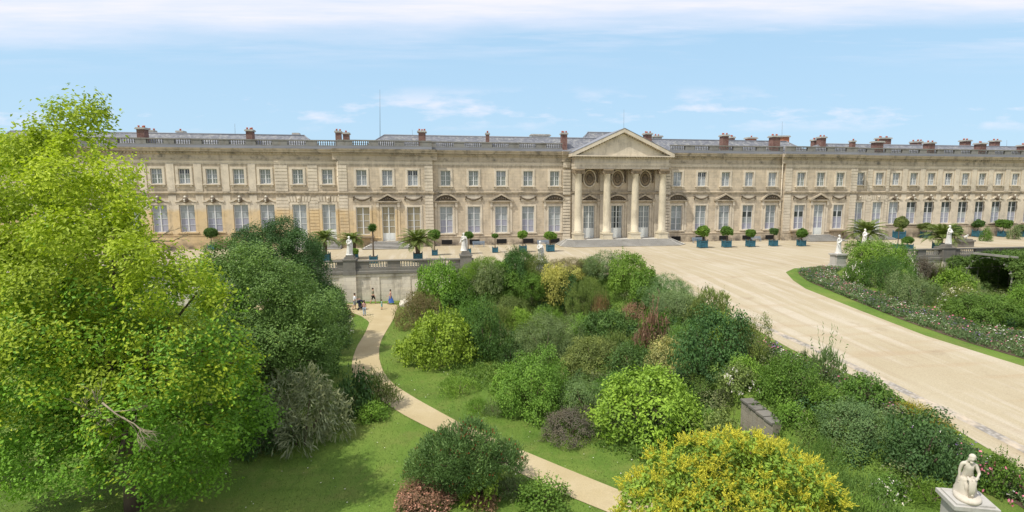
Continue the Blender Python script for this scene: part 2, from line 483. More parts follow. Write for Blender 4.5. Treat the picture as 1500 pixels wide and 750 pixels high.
def strip(name, A, B, mat, dz, n=60, k=6, kind='structure', z=None):
    """ribbon between two polylines, resampled, following the terrain"""
    def res(P):
        P = np.array(P, float)[:, :2]; s = np.r_[0, np.cumsum(np.linalg.norm(np.diff(P, axis=0), axis=1))]
        # smooth interpolation (Catmull-Rom through a dense linear resample + blur)
        t = np.linspace(0, s[-1], n); Q = np.stack([np.interp(t, s, P[:, 0]), np.interp(t, s, P[:, 1])], 1)
        for _ in range(4):
            Q[1:-1] = .25 * Q[:-2] + .5 * Q[1:-1] + .25 * Q[2:]
        return Q
    a, b = res(A), res(B); vs = []; fs = []
    for i in range(n):
        for j in range(k + 1):
            p = a[i] + (b[i] - a[i]) * j / k
            vs.append((p[0], p[1], (gz(p[0], p[1]) if z is None else z(p[0], p[1])) + dz))
    K = k + 1
    for i in range(n - 1):
        for j in range(k):
            fs.append((i * K + j, i * K + j + 1, (i + 1) * K + j + 1, (i + 1) * K + j))
    m = MB(); m.add(vs, fs)
    o = m.build(name, mat)
    # face up
    if o.data.polygons[0].normal.z < 0: o.data.flip_normals()
    tag(o, kind=kind); return o, a, b

def onramp(u, v):
    q = ray(u, v); t = 20.0
    for _ in range(60):
        p = CAM + q * t; z = gzr(p[0], p[1]); t += (z - p[2]) / q[2] * .8
    p = CAM + q * t; return (p[0], p[1])

# ramp edges surveyed from the photograph
L = [onramp(u, v) for u, v in [(1010, 432), (1040, 447), (1067, 464), (1098, 478), (1160, 512), (1237, 545), (1302, 573), (1410, 635), (1500, 689)]]
dl = np.array(L[-1]) - np.array(L[-3]); dl = dl / np.linalg.norm(dl)
L.append(tuple(np.array(L[-1]) + dl * 12))
Rr = [onramp(u, v) for u, v in [(1206, 391), (1164, 393), (1151, 399), (1162, 411), (1180, 423), (1260, 455), (1356, 492), (1500, 537)]]
dr = np.array(Rr[-1]) - np.array(Rr[-2]); dr = dr / np.linalg.norm(dr)
Rr.append(tuple(np.array(Rr[-1]) + dr * 30))
Ls = [p for p in L]
# gravel terrace (flat) and the ramp (one sloping plane), cut at y = -36
def split(poly, y0=-36.0):
    up, dn = [], []
    n = len(poly)
    for i in range(n):
        a, b = poly[i], poly[(i + 1) % n]
        (up if a[1] >= y0 else dn).append(a)
        if (a[1] - y0) * (b[1] - y0) < 0:
            t = (y0 - a[1]) / (b[1] - a[1]); c = (a[0] + (b[0] - a[0]) * t, y0); up.append(c); dn.append(c)
    return up, dn
outline = [(-150, 3), (-150, -25.0), (-26.3, -25.0), (-26.3, -30.3), (-22, -32.6), (-16.5, -33.4), (-9.5, -35.9), (-9.0, -41)] + Ls + [Rr[-1]] + Rr[::-1][1:] + [(15.5, -35.0), (18.5, -32.2), (26.3, -31.2), (26.3, -25.0), (200, -25.0), (200, 3)]
up, dn = split(outline)
plane_poly('gravel_terrace', [up], M['gravel'], .012)
plane_poly('gravel_ramp', [dn], M['gravel'], .012)
print('L', [(round(a, 1), round(b, 1)) for a, b in L]); print('R', [(round(a, 1), round(b, 1)) for a, b in Rr])
# cobbled gutter along the left edge of the ramp
gu = [onramp(u, v) for u, v in [(1075, 462), (1115, 480), (1180, 509), (1250, 540), (1340, 585), (1420, 622), (1500, 664)]]
gu.append(tuple(np.array(gu[-1]) + dl * 12))
gu2 = [(x + .62, y + .12) for x, y in gu]
strip('cobble_gutter', gu, gu2, M['cobble'], .018, 80, 3, z=gzr)
# winding garden path
PL = [ground(u, v)[0] for u, v in [(489, 452), (513, 456), (532, 463), (543, 472), (536, 488), (524, 508), (518, 525), (516, 541), (523, 556), (546, 577), (591, 607), (638, 631), (700, 662), (761, 692), (823, 722), (887, 748)]]
PR = [ground(u, v)[0] for u, v in [(489, 446), (560, 445), (582, 447), (574, 470), (565, 485), (558, 497), (554, 510), (554, 527), (560, 546), (575, 564), (610, 586), (668, 618), (716, 641), (764, 661), (838, 692), (905, 719)]]
e1 = PL[-1] - PL[-2]; e2 = PR[-1] - PR[-2]
PL.append(PL[-1] + e1 * 3); PR.append(PR[-1] + e2 * 3)
PL.insert(0, PL[0] + np.array([-14, 1.2, 0])); PR.insert(0, PR[0] + np.array([-14, 1.2, 0]))
mid_ = [(np.array(a_) + np.array(b_)) / 2 for a_, b_ in zip(PL, PR)]
PL = [m_ + (np.array(a_) - m_) * 1.08 for a_, m_ in zip(PL, mid_)]; PR = [m_ + (np.array(b_) - m_) * 1.08 for b_, m_ in zip(PR, mid_)]
_, pathA, pathB = strip('garden_path', PL, PR, M['path_gravel'], .03, 150, 6)
print('path', [tuple(p.round(1)) for p in PL[::3]])
# bedding strip soil right of the ramp, and along the left edge further down
BR0 = [onramp(u, v) for u, v in [(1209, 394), (1178, 395), (1167, 399), (1183, 412), (1228, 431), (1324, 470), (1420, 503), (1500, 526)]]
BR1 = [onramp(u, v) for u, v in [(1232, 395), (1226, 398), (1222, 402), (1238, 414), (1305, 438), (1372, 459), (1452, 481), (1500, 491)]]
for B in (BR0, BR1): B.append(tuple(np.array(B[-1]) + dr * 20))
_, BRa, BRb = strip('flower_bed_soil', BR0, BR1, M['soil'], .02, 90, 5, z=gzr)
BL0 = [(x - 1.15, y) for x, y in L[3:]]; BL1 = [(x - 2.5, y) for x, y in L[3:]]
_, BLa, BLb = strip('flower_bed_soil', BL0, BL1, M['soil'], .02, 60, 4, z=gzr)
# ================================================================ the palace: one thing, its parts under it
PAL = empty('palace')
tag(PAL, 'long two-storey pale stone palace with columned portico, roof balustrade and brick chimneys', 'palace')

B, A, C_ = 4.6, 3.9027, 4.0071
def bays(pref):
    if pref == 'ml': return [-(11.1485 + (5 - i) * B) for i in range(1, 6)]
    if pref == 'mr': return [11.1485 + i * B for i in range(5)]
    if pref == 'pl': return [-(38.8174 + (2 - i) * C_) for i in range(1, 4)]
    if pref == 'pr': return [38.8174 + (i - 2) * C_ for i in range(1, 4)]
    if pref == 'wl': return [-(57.6789 + (5 - i) * A) for i in range(-3, 6)]
    if pref == 'rl': return [-52.757, -48.2722]
    if pref == 'rr': return [48.1, 52.18]
    if pref == 'wr': return [52.18 + A * i for i in range(1, 14)]
    if pref == 'po': return [-5.03, 0.0, 5.03]

ZB, ZT = 0.0, 14.3
# section: name, x0, x1, wall plane y, tiny height offset so that neighbouring trim never shares a plane
SEC = {
    'wl': (-96, -56.2, .75, .000), 'rl': (-56.2, -46.35, .45, .004), 'pl': (-46.35, -31.65, -.80, .012),
    'ml': (-31.65, -9.75, 0.0, .008), 'po': (-9.75, 9.75, .02, .006), 'mr': (9.75, 31.65, 0.0, .008),
    'pr': (31.65, 46.35, -.80, .012), 'rr': (46.35, 54.3, .45, .004), 'wr': (54.3, 110, .75, .000)}
UP = {'m': (1.62, 9.99, 12.47), 'w': (1.62, 10.25, 12.56)}
LO = {'m': (2.12, 2.10, 6.55), 'w': (2.2, 2.76, 7.0)}
DOOR = {'pl': (2.05, 1.0, 6.6), 'pr': (2.05, 1.0, 6.6), 'rl': (2.1, 1.0, 7.0), 'rr': (2.1, 1.0, 7.0), 'po': (2.0, .92, 6.6)}

def openings(k):
    xs = bays(k); up, lo = [], []
    cls = 'w' if k in ('wl', 'wr', 'rl', 'rr') else 'm'
    for i, x in enumerate(xs):
        if k != 'po': up.append((x, *UP[cls]))
        isdoor = k == 'po' or k in ('rl', 'rr') or (k in ('pl', 'pr') and i == 1)
        lo.append((x, *(DOOR[k] if isdoor else LO[cls]), isdoor))
    return up, lo

def wall_part(k):
    x0, x1, y, dz = SEC[k]; up, lo = openings(k)
    ops = [(x - w_ / 2, x + w_ / 2, a, b) for x, w_, a, b in up] + [(o[0] - o[1] / 2, o[0] + o[1] / 2, o[2], o[3]) for o in lo]
    xs = sorted({x0, x1} | {v for o in ops for v in o[:2]}); zs = sorted({ZB, ZT} | {v for o in ops for v in o[2:]})
    m = MB(); D = .5
    for i in range(len(xs) - 1):
        for j in range(len(zs) - 1):
            cx, cz = (xs[i] + xs[i + 1]) / 2, (zs[j] + zs[j + 1]) / 2
            if any(o[0] < cx < o[1] and o[2] < cz < o[3] for o in ops): continue
            m.add([(xs[i], y, zs[j]), (xs[i + 1], y, zs[j]), (xs[i + 1], y, zs[j + 1]), (xs[i], y, zs[j + 1])], [(0, 1, 2, 3)])
    for a, b, c, d in ops:
        m.add([(a, y, c), (b, y, c), (b, y, d), (a, y, d), (a, y + D, c), (b, y + D, c), (b, y + D, d), (a, y + D, d)],
              [(0, 4, 5, 1), (1, 5, 6, 2), (2, 6, 7, 3), (3, 7, 4, 0)])
    for x in (x0, x1):
        m.add([(x, y, ZB), (x, y + 2, ZB), (x, y + 2, ZT), (x, y, ZT)], [(0, 1, 2, 3)])
    m.box(x0 + .01, x1 - .01, y + D + .002, 16 + dz, ZB - .3, 15.7 + dz)
    m.build('wall', M['facade_stone'], PAL)

def comb_(m, xs, n, ya, yb, z0, z1):      # a run of dentils, one connected strip
    top = [(xs + n * .46 - .2, z1), (xs, z1)]; bot = []
    for i in range(n):
        a = xs + i * .46; bot += [(a, z0), (a + .26, z0)] + ([(a + .26, z1 - .04), (a + .46, z1 - .04)] if i < n - 1 else [])
    m.prism_xz(bot + top, ya, yb)
CORN = [(0.05, 14.05), (-.06, 14.05), (-.06, 14.25), (-.02, 14.27), (-.02, 14.72), (-.18, 14.80), (-.20, 14.86), (-.20, 15.12), (-.62, 15.20), (-.64, 15.44), (-.78, 15.52), (-.84, 15.74), (0.05, 15.80)]
for k, (x0, x1, y, dz) in SEC.items():
    wall_part(k)
    if k == 'po': continue
    ex = .8 if k in ('pl', 'pr') else 0
    MB().prof_x([(y + a, z + dz) for a, z in CORN], x0 - ex, x1 + ex).build('cornice', M['cornice_stone'], PAL)
    MB().prof_x([(y + .05, 13.30 + dz), (y - .05, 13.30 + dz), (y - .05, 13.55 + dz), (y - .09, 13.57 + dz), (y - .12, 13.78 + dz), (y + .05, 13.8 + dz)], x0 - ex * .05, x1 + ex * .05).build('architrave', M['trim_stone'], PAL)
    m = MB(); n = int((x1 - x0 + 2 * ex * .3) / .46)
    comb_(m, x0 - ex * .3 + .2, n, y - .36, y - .195, 14.88 + dz, 15.125 + dz)
    m.build('dentil_course', M['cornice_stone'], PAL)
    MB().prof_x([(y + .05, 8.56 + dz), (y - .10, 8.60 + dz), (y - .12, 8.74 + dz), (y - .24, 8.80 + dz), (y - .26, 8.92 + dz), (y + .05, 9.0 + dz)], x0 - ex * .2, x1 + ex * .2).build('belt_course', M['cornice_stone'], PAL)
    # plinth, broken at the doors
    _, lo = openings(k); top = 1.6 if k in ('ml', 'mr', 'pl', 'pr') else 2.3
    cuts = sorted([(o[0] - o[1] / 2 - .25, o[0] + o[1] / 2 + .25) for o in lo if o[4]]); a = x0 - ex * .1
    for c, d in cuts + [(x1 + ex * .1, None)]:
        m = MB(); m.prof_x([(y + .05, -.2), (y - .13, -.2), (y - .13, top - .18), (y - .20, top - .14), (y - .20, top), (y + .05, top + .05)], a, c)
        m.build('plinth', M['facade_stone'], PAL); a = d

# ---- windows: frame with its panes as a sub-part
win_cache = {}
def window_mesh(w, h, rows, mats, cols, panel):
    f = MB(); p = MB(); y0, y1 = .20, .29
    f.box(-w / 2, -w / 2 + .10, y0, y1, 0, h); f.box(w / 2 - .10, w / 2, y0, y1, 0, h)
    f.box(-w / 2 + .10, w / 2 - .10, y0, y1, h - .10, h); f.box(-w / 2 + .10, w / 2 - .10, y0, y1, 0, .10)
    f.box(-.085, .085, y0 - .02, y1, .1, h - .1)
    z0 = .1
    if panel:
        for s in (-1, 1):
            a, b = sorted((s * .085, s * (w / 2 - .1)))
            f.box(a, b, y0 + .02, y1, .1, panel); f.box(a + .12, b - .12, y0 + .005, y0 + .02, .25, panel - .15)
        z0 = panel
    z1 = h - .1; dzr = (z1 - z0) / rows
    for s in (-1, 1):
        a, b = sorted((s * .085, s * (w / 2 - .1))); dw = (b - a) / cols
        for r in range(rows):
            if r: f.box(a, b, y0 + .02, y1, z0 + r * dzr - .03, z0 + r * dzr + .03)
            for c in range(cols):
                p.add([(a + c * dw, .265, z0 + r * dzr), (a + (c + 1) * dw, .265, z0 + r * dzr), (a + (c + 1) * dw, .265, z0 + (r + 1) * dzr), (a + c * dw, .265, z0 + (r + 1) * dzr)], [(0, 1, 2, 3)], mats[r] if not callable(mats) else mats(r, c, s))
        for c in range(1, cols):
            f.box(a + c * dw - .022, a + c * dw + .022, y0 + .022, y1 - .002, z0, z1)
    return f, p
PM = ['pane_pale', 'pane_lilac', 'pane_green', 'pane_beige', 'pane_dark', 'pane_grey']
def window(kind, x, y, w, z0, z1, rows, mats, cols=1, panel=0, name='window'):
    key = (kind, w, round(z1 - z0, 3), rows, tuple(mats) if not callable(mats) else kind, cols, panel)
    if key not in win_cache:
        f, p = window_mesh(w, z1 - z0, rows, mats, cols, panel)
        win_cache[key] = (f.mesh(name, [M['door_paint'] if panel else M['white_paint']]), p.mesh('pane', [M[n] for n in PM]))
    fm, pm = win_cache[key]
    o = link(name, fm, PAL, (x, y, z0)); link('pane', pm, o)
    return o

def surround_mesh(w, h, t, sill=True, ears=False, foot=False):
    m = MB()
    for s in (-1, 1):
        a, b = sorted((s * w / 2, s * (w / 2 + t))); m.box(a, b, -.12, .04, 0, h)
        a, b = sorted((s * (w / 2 + t), s * (w / 2 + t + .1))); m.box(a, b, -.06, .04, 0, h + t)
    m.box(-w / 2 - t, w / 2 + t, -.121, .04, h, h + t)
    if sill:
        m.box(-w / 2 - t - .12, w / 2 + t + .12, -.30, .045, -.20, -.002)
        if foot:
            for s in (-1, 1): m.box(s * (w / 2 + .1) - .14, s * (w / 2 + .1) + .14, -.20, .04, -.48, -.202)
            m.box(-w / 2 - t - .1, w / 2 + t + .1, -.08, .042, -.56, -.482)
    if ears:
        for s in (-1, 1):
            m.box(s * (w / 2 + t + .32) - .17, s * (w / 2 + t + .32) + .17, -.08, .04, -.02, h - .1)
            m.box(s * (w / 2 + t + .32) - .19, s * (w / 2 + t + .32) + .19, -.30, .04, h - .05, h + .78)
            m.box(s * (w / 2 + t + .32) - .15, s * (w / 2 + t + .32) + .15, -.20, .04, h - .30, h - .052)
    return m
S_UP = surround_mesh(1.62, 2.48, .30, foot=True).mesh('window_surround', M['trim_stone'])
S_UPW = surround_mesh(1.62, 2.31, .32, foot=True).mesh('window_surround', M['trim_stone'])
S_LO = surround_mesh(2.12, 4.45, .30).mesh('window_surround', M['trim_stone'])
S_LOE = surround_mesh(2.12, 4.45, .30, ears=True).mesh('window_surround', M['trim_stone'])
S_LOW = surround_mesh(2.2, 4.24, .34).mesh('window_surround', M['trim_stone'])
S_DP = surround_mesh(2.05, 5.6, .30, sill=False, ears=True).mesh('door_surround', M['trim_stone'])
S_DR = surround_mesh(2.1, 6.0, .34, sill=False).mesh('door_surround', M['trim_stone'])
S_DPO = surround_mesh(2.0, 5.68, .34, sill=False, ears=True).mesh('door_surround', M['trim_stone'])

def arc(wd, hh, n=14):
    r = (wd * wd / 4 + hh * hh) / (2 * hh); a0 = math.asin(wd / 2 / r)
    return [(r * math.sin(a0 * (1 - 2 * i / n)), r * math.cos(a0 * (1 - 2 * i / n)) - (r - hh)) for i in range(n + 1)]
def pediment_mesh(kind, wd=4.2, h=1.22):
    m = MB(); m.box(-wd / 2, wd / 2, -.46, .04, 0, .14); m.box(-wd / 2 + .12, wd / 2 - .12, -.34, .04, -.14, 0)
    if kind == 'tri':
        inner = [(-wd / 2 + .2, .142), (wd / 2 - .2, .142), (0, h - .12)]
        m.prism_xz(inner, -.16, .04, 1)
        for s in (-1, 1):
            q_ = [(s * wd / 2, .142), (s * wd / 2, .30), (0, h + .14), (0, h - .14), (s * (wd / 2 - .38), .142)]
            if s > 0: q_ = q_[::-1]
            m.prism_xz(q_[::-1], -.48, .041 + .001 * s)
        for dx_ in (-.7, -.35, 0, .35, .7): m.ball((dx_, -.2, .34 + .25 * (1 - abs(dx_))), .2, 7, 5, 1)
    else:
        out = arc(wd, h); inn = arc(wd - .56, h - .26)
        m.prism_xz([(x, z + .142) for x, z in inn][::-1][::-1], -.16, .04, 1)
        n = len(out); vs = [(x, -.48, z + .142) for x, z in out] + [(x, -.48, z + .142) for x, z in inn] + [(x, .04, z + .142) for x, z in out] + [(x, .04, z + .142) for x, z in inn]
        fs = []
        for i in range(n - 1):
            fs += [(i, i + 1, n + i + 1, n + i), (i, 2 * n + i, 2 * n + i + 1, i + 1), (n + i, n + i + 1, 3 * n + i + 1, 3 * n + i)]
        m.add(vs, fs)
        for dx_ in (-.9, -.45, 0, .45, .9): m.ball((dx_, -.2, .42 + .22 * (1 - abs(dx_))), .22, 7, 5, 1)
    return m
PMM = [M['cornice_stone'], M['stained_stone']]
P_TRI = pediment_mesh('tri').mesh('pediment', PMM); P_SEG = pediment_mesh('seg').mesh('pediment', PMM)
P_TRIS = pediment_mesh('tri', 3.9, 1.1).mesh('pediment', PMM); P_SEGS = pediment_mesh('seg', 3.9, 1.05).mesh('pediment', PMM)
def garland():
    m = MB(); rg = random.Random(3); m.box(-1.45, 1.45, -.05, .03, .12, 1.1, 1)
    pts = [(-1.25 + 2.5 * t, -.16, .82 - .46 * math.sin(PI * t)) for t in [i / 12 for i in range(13)]]
    m.tube(pts, [.08 + .09 * math.sin(PI * i / 12) for i in range(13)], 7)
    for p in pts[1:-1]: m.ball((p[0], p[1] - .08, p[2] + rg.uniform(-.06, .06)), rg.uniform(.08, .13), 6, 4)
    for s in (-1, 1):
        m.ball((s * 1.3, -.15, .88), .17, 7, 5); m.tube([(s * 1.32, -.13, .8), (s * 1.36, -.15, .45), (s * 1.3, -.1, .18)], [.09, .12, .04], 6)
    return m.mesh('garland', [M['stained_stone'], M['trim_stone']])
G_ = garland()
def mascaron():
    m = MB(); m.ball((0, -.30, .30), .42, 10, 7, sz=1.1); m.ball((0, -.62, .36), .16, 7, 5, 1); m.ball((0, -.56, .15), .18, 7, 5, 1); m.ball((-.2, -.3, .6), .16, 7, 5); m.ball((.2, -.3, .6), .16, 7, 5); m.ball((0, -.38, .12), .14, 7, 5)
    m.ball((0, -.34, .80), .2, 7, 5, 1); return m.mesh('keystone_mask', [M['stained_stone'], M['baluster_stone']])
MASK = mascaron()
def hood():
    m = MB()
    out = [(-1.62, .02), (-1.62, .30), (-1.0, .34), (-.62, .62), (0, .74), (.62, .62), (1.0, .34), (1.62, .30), (1.62, .02), (1.0, .10), (.6, .36), (0, .46), (-.6, .36), (-1.0, .10)]
    m.prism_xz(out[::-1], -.24, .03); return m.mesh('window_hood', M['trim_stone'])
HOOD = hood()
def rust_key():
    m = MB(); m.prism_xz([(-.24, 0), (.24, 0), (.34, .95), (-.34, .95)], -.26, .03)
    for i in range(3):
        for s in (-1, 1):
            a = s * (.42 + i * .42); q_ = [(a, .02), (a + s * .34, .02 - .0 * i), (a + s * (.46 + .06 * i), .88), (a + s * .06 + s * .05 * i, .88)]
            m.prism_xz(q_ if s > 0 else q_[::-1], -.14, .03)
    m.ball((0, -.3, .55), .2, 7, 5)
    return m.mesh('keystone', M['trim_stone'])
RKEY = rust_key()
def console():
    m = MB(); m.box(-1.75, 1.75, -.62, .04, .52, .72); m.box(-1.6, 1.6, -.4, .04, .36, .52)
    for s in (-1, 1): m.prism_xz([(s * 1.3 - .2, -.3), (s * 1.3 + .2, -.3), (s * 1.3 + .24, .36), (s * 1.3 - .24, .36)], -.46, .03)
    return m.mesh('sill_console', M['carved_stone'])
CONS = console()
VENT = MB().box(-.85, .85, -.235, -.10, .25, 1.0).mesh('cellar_vent', M['dark_opening'])

def hash_(k, i): return sum(map(ord, k)) * 31 + i * 7
for k in SEC:
    x0, x1, y, dz = SEC[k]; up, lo = openings(k); cls = 'w' if k in ('wl', 'wr', 'rl', 'rr') else 'm'
    for i, (x, w_, a, b) in enumerate(up):
        vr = random.Random(hash_(k, i)); pm = {'wl': 2, 'rl': 2, 'pl': 0, 'ml': 2, 'mr': 0, 'pr': 2, 'rr': 0, 'wr': 0}[k]
        window('u' + k, x, y, w_, a, b, 3, vr.choice([[pm] * 3, [pm] * 3, [pm, pm, 5], [5, pm, pm], [pm, 5, 2], [0, pm, 4]]), 2)
        link('window_surround', S_UPW if cls == 'w' else S_UP, PAL, (x, y, a))
    for i, (x, w_, a, b, door) in enumerate(lo):
        if k == 'po':
            f = (lambda r, c, s: 4 if (c == (1 if s < 0 else 0)) else 5) if i == 1 else (lambda r, c, s: 5)
            window('d%d' % (i == 1), x, y, w_, a, b, 4, f, 2, 1.75, 'door'); link('door_surround', S_DPO, PAL, (x, y, a))
            link('pediment', (P_TRIS, P_SEGS, P_TRIS)[i], PAL, (x, y, 7.36)); continue
        if k in ('rl', 'rr'):
            window('d' + k, x, y, w_, a, b, 4, [0, 0, 0, 0] if k == 'rl' else [1, 1, 0, 0], 1, 1.9, 'door'); link('door_surround', S_DR, PAL, (x, y, a)); link('keystone', RKEY, PAL, (x, y, 7.4)); continue
        if k in ('pl', 'pr'):
            pm = [3, 3, 3, 3] if k == 'pl' else ([1, 1, 4, 0] if not door else [1, 1, 0, 0])
            if door:
                window('d' + k, x, y, w_, a, b, 4, pm, 1, 1.3, 'door'); link('door_surround', S_DP, PAL, (x, y, a)); link('pediment', P_TRI, PAL, (x, y, 7.36))
            else:
                window('l' + k, x, y, w_, a, b, 4, pm, 1); link('window_surround', S_LO, PAL, (x, y, a)); link('garland', G_, PAL, (x, y, 7.3)); link('sill_console', CONS, PAL, (x, y - .205, 1.15))
            continue
        if k in ('ml', 'mr'):
            pm = [[1, 1, 0, 0], [1, 0, 5, 0], [0, 1, 0, 0], [1, 1, 5, 0], [1, 0, 0, 0]][i] if k == 'ml' else [[5, 5, 0, 5], [1, 0, 5, 5], [5, 0, 5, 0], [1, 5, 4, 5], [1, 5, 5, 5]][i]
            window('l%s%d' % (k, i), x, y, w_, a, b, 4, pm, 1)
            if i % 2 == 0:
                link('window_surround', S_LOE, PAL, (x, y, a)); link('pediment', P_SEG if i in (0, 4) else P_TRI, PAL, (x, y, 7.36))
            else:
                link('window_surround', S_LO, PAL, (x, y, a)); link('garland', G_, PAL, (x, y, 7.3))
            link('cellar_vent', VENT, PAL, (x, y, 0)); continue
        pm = [1, 1, 0, 0] if k == 'wl' else ([[1, 1, 4, 4], [1, 1, 5, 4], [1, 1, 4, 4], [1, 1, 5, 4], [1, 0, 4, 4]][i % 5] if i else [1, 1, 0, 0])
        window('l%s%d' % (k, i % 5), x, y, w_, a, b, 4, pm, 1); link('window_surround', S_LOW, PAL, (x, y, a))
        link('window_hood', HOOD, PAL, (x, y, 7.36)); link('keystone_mask', MASK, PAL, (x, y - .03, 7.42))

# ---- channelled stonework and pilasters
def courses(m, x0, x1, y, z0, z1, proud=.09, h=.52, gap=.10):
    z = z0; pr = [(y + .03, z0)]
    while z + h <= z1 + .01:
        pr += [(y - .012, z), (y - .012, z + gap / 2), (y - proud, z + gap / 2), (y - proud, z + h - gap / 2), (y - .012, z + h - gap / 2)]; z += h
    pr.append((y - .012, z)); pr.append((y + .03, z)); m.prof_x(pr[::-1][::-1], x0, x1)
for k in ('pl', 'pr'):
    x0, x1, y, dz = SEC[k]
    for a, b in ((x0 - .03, x0 + 1.3), (x1 - 1.3, x1 + .03)):
        for z0, z1 in ((1.7, 8.5), (9.05, 13.3)): m = MB(); courses(m, a, b, y, z0, z1); m.build('quoin', M['trim_stone'], PAL)
for k in ('rl', 'rr'):
    x0, x1, y, dz = SEC[k]; up, lo = openings(k); e = x0 + .02
    for o in [(l[0] - 1.52, l[0] + 1.52) for l in lo] + [(x1 - .02, 0)]:
        if o[0] - e > .3:
            for z0, z1 in ((2.4, 8.5), (9.05, 13.3)): m = MB(); courses(m, e, o[0], y, z0, z1); m.build('channelled_stonework', M['trim_stone'], PAL)
        e = o[1]
for k in ('wl', 'wr'):
    x0, x1, y, dz = SEC[k]; xs = bays(k)
    for i in range(len(xs) + 1):
        c = xs[0] - A / 2 if i == 0 else (xs[i - 1] + A / 2)
        for z0, z1 in ((2.4, 8.5), (9.05, 13.3)): MB().box(c - .55, c + .55, y - .10, y + .03, z0, z1).build('pilaster', M['trim_stone'], PAL)
for sgn in (-1, 1):
    a, b = sorted((sgn * 8.45, sgn * 9.72))
    for z0, z1 in ((1.3, 8.5), (9.05, 13.1)): m = MB(); courses(m, a, b, -.02, z0, z1, .38); m.build('quoin', M['trim_stone'], PAL)
    for z0, z1, e_ in ((-.1, 1.3, .05), (8.5, 9.05, 0), (13.1, 14.0, -.002)): MB().box(a - e_, b + e_, -.36 - e_, .05, z0, z1).build('pier_block', M['trim_stone'], PAL)
    MB().prof_x([(.05 + (-.4), 14.05 + .02)] + [(a_ - .36, z + .02) for a_, z in CORN[1:-1]] + [(.05, 15.82)], a - .3, b + .05).build('cornice', M['cornice_stone'], PAL)
for x in (-46.62, 31.35):
    yy = .32 if x < -40 else -.25
    m = MB(); m.tube([(x, yy, 0.2), (x, yy, 14.6)], .11, 8)
    for z in (2.5, 5.5, 8.3, 11.5): m.tube([(x, yy, z - .06), (x, yy, z + .06)], .16, 8)
    m.build('drainpipe', M['trim_stone'], PAL)

# ---- roof balustrade
def baluster(m, x, y, z, h, r=.085, seg=6, mi=0):
    m.lathe([(r * .9, 0), (r * .55, h * .12), (r * 1.05, h * .35), (r * .45, h * .75), (r * .8, h)], (x, y, z), seg, mi)
for k, (x0, x1, y, dz) in SEC.items():
    if k == 'po': continue
    xs = bays(k); m = MB(); yb = y + .25
    m.box(x0, x1, yb - .15, yb + .75, 15.7, 16.2 + dz, 1)
    m.box(x0, x1, yb + .02, yb + .48, 16.2 + dz, 16.36 + dz, 0); m.box(x0, x1, yb - .02, yb + .52, 17.02 + dz, 17.2 + dz, 0)
    gap = (xs[1] - xs[0]) if len(xs) > 1 else 4
    e = x0
    for x in xs + [None]:
        r0 = (x - gap * .31) if x is not None else x1; r1 = (x + gap * .31) if x is not None else None
        if r0 > e: m.box(e, r0, yb + .04, yb + .46, 16.36 + dz, 17.02 + dz, 0)
        if x is None: break
        n = int((r1 - r0) / .31)
        for i in range(n): baluster(m, r0 + (i + .5) * (r1 - r0) / n, yb + .25, 16.36 + dz, .66, .11)
        e = r1
    m.build('roof_balustrade', [M['roof_stone'], M['lead']], PAL)

# ---- slate roofs with their chimneys
def roof(x0, x1, h0, h1, zr, ye=2.0, yr=6.5, yb=13.5, ze=15.9):
    m = MB()
    vs = [(x0, ye, ze), (x1, ye, ze), (x1, yb, ze), (x0, yb, ze), (x0 + h0, yr, zr), (x1 - h1, yr, zr)]
    m.add(vs, [(0, 1, 5, 4), (1, 2, 5), (2, 3, 4, 5), (3, 0, 4)])
    m.tube([(x0 + h0, yr, zr + .02), (x1 - h1, yr, zr + .02)], .14, 6, 1)
    m.tube([(x0, ye, ze), (x0 + h0, yr, zr + .02)], .10, 6, 1); m.tube([(x1, ye, ze), (x1 - h1, yr, zr + .02)], .10, 6, 1)
    return m.build('roof', [M['slate'], M['lead']], PAL)
RL = roof(-96, -49.8, 0, 3.0, 18.35); RM = roof(-43.2, 39.5, 3.4, 3.2, 18.65); RR = roof(40.2, 110, 3.0, 0, 18.3)
RC = roof(-5.6, 6.6, 2.6, 2.6, 20.0, 5.5, 9, 13, 17)
RC.data.transform(Matrix.Translation((0, 0, 0)))

def chimney(par, u, v0, v1, wpx, Y, body='brick', pots=3, cap=True):
    p0 = on_y(u, v0, Y); p1 = on_y(u, v1, Y); t = np.linalg.norm(p0 - CAM)
    w_ = wpx * np.dot(p0 - CAM, _f) / FOC; hx = w_ / 2 * .9; zt = p0[2]; zb = min(p1[2], 16.5) - 1.0
    m = MB(); d_ = min(.9, hx * 1.2); ph = .32 if pots else 0; x, y = p0[0], Y
    m.box(x - hx * .74, x + hx * .74, y - d_ * .8, y + d_ * .8, zb, zt - ph - .30, 0)
    if cap:
        m.box(x - hx, x + hx, y - d_, y + d_, zt - ph - .30, zt - ph - .14, 1); m.box(x - hx * .92, x + hx * .92, y - d_ * .9, y + d_ * .9, zt - ph - .14, zt - ph, 1)
    for i in range(pots):
        px_ = x + (i - (pots - 1) / 2) * (2 * hx / max(pots, 1)) * .82
        m.lathe([(.15, 0), (.13, ph * .6), (.17, ph * .85), (.14, ph)], (px_, y + (.25 if i % 2 else -.2), zt - ph), 8, 2)
    m.build('chimney', [M[body], M['grey_stone'], M['chimney_pot']], par)
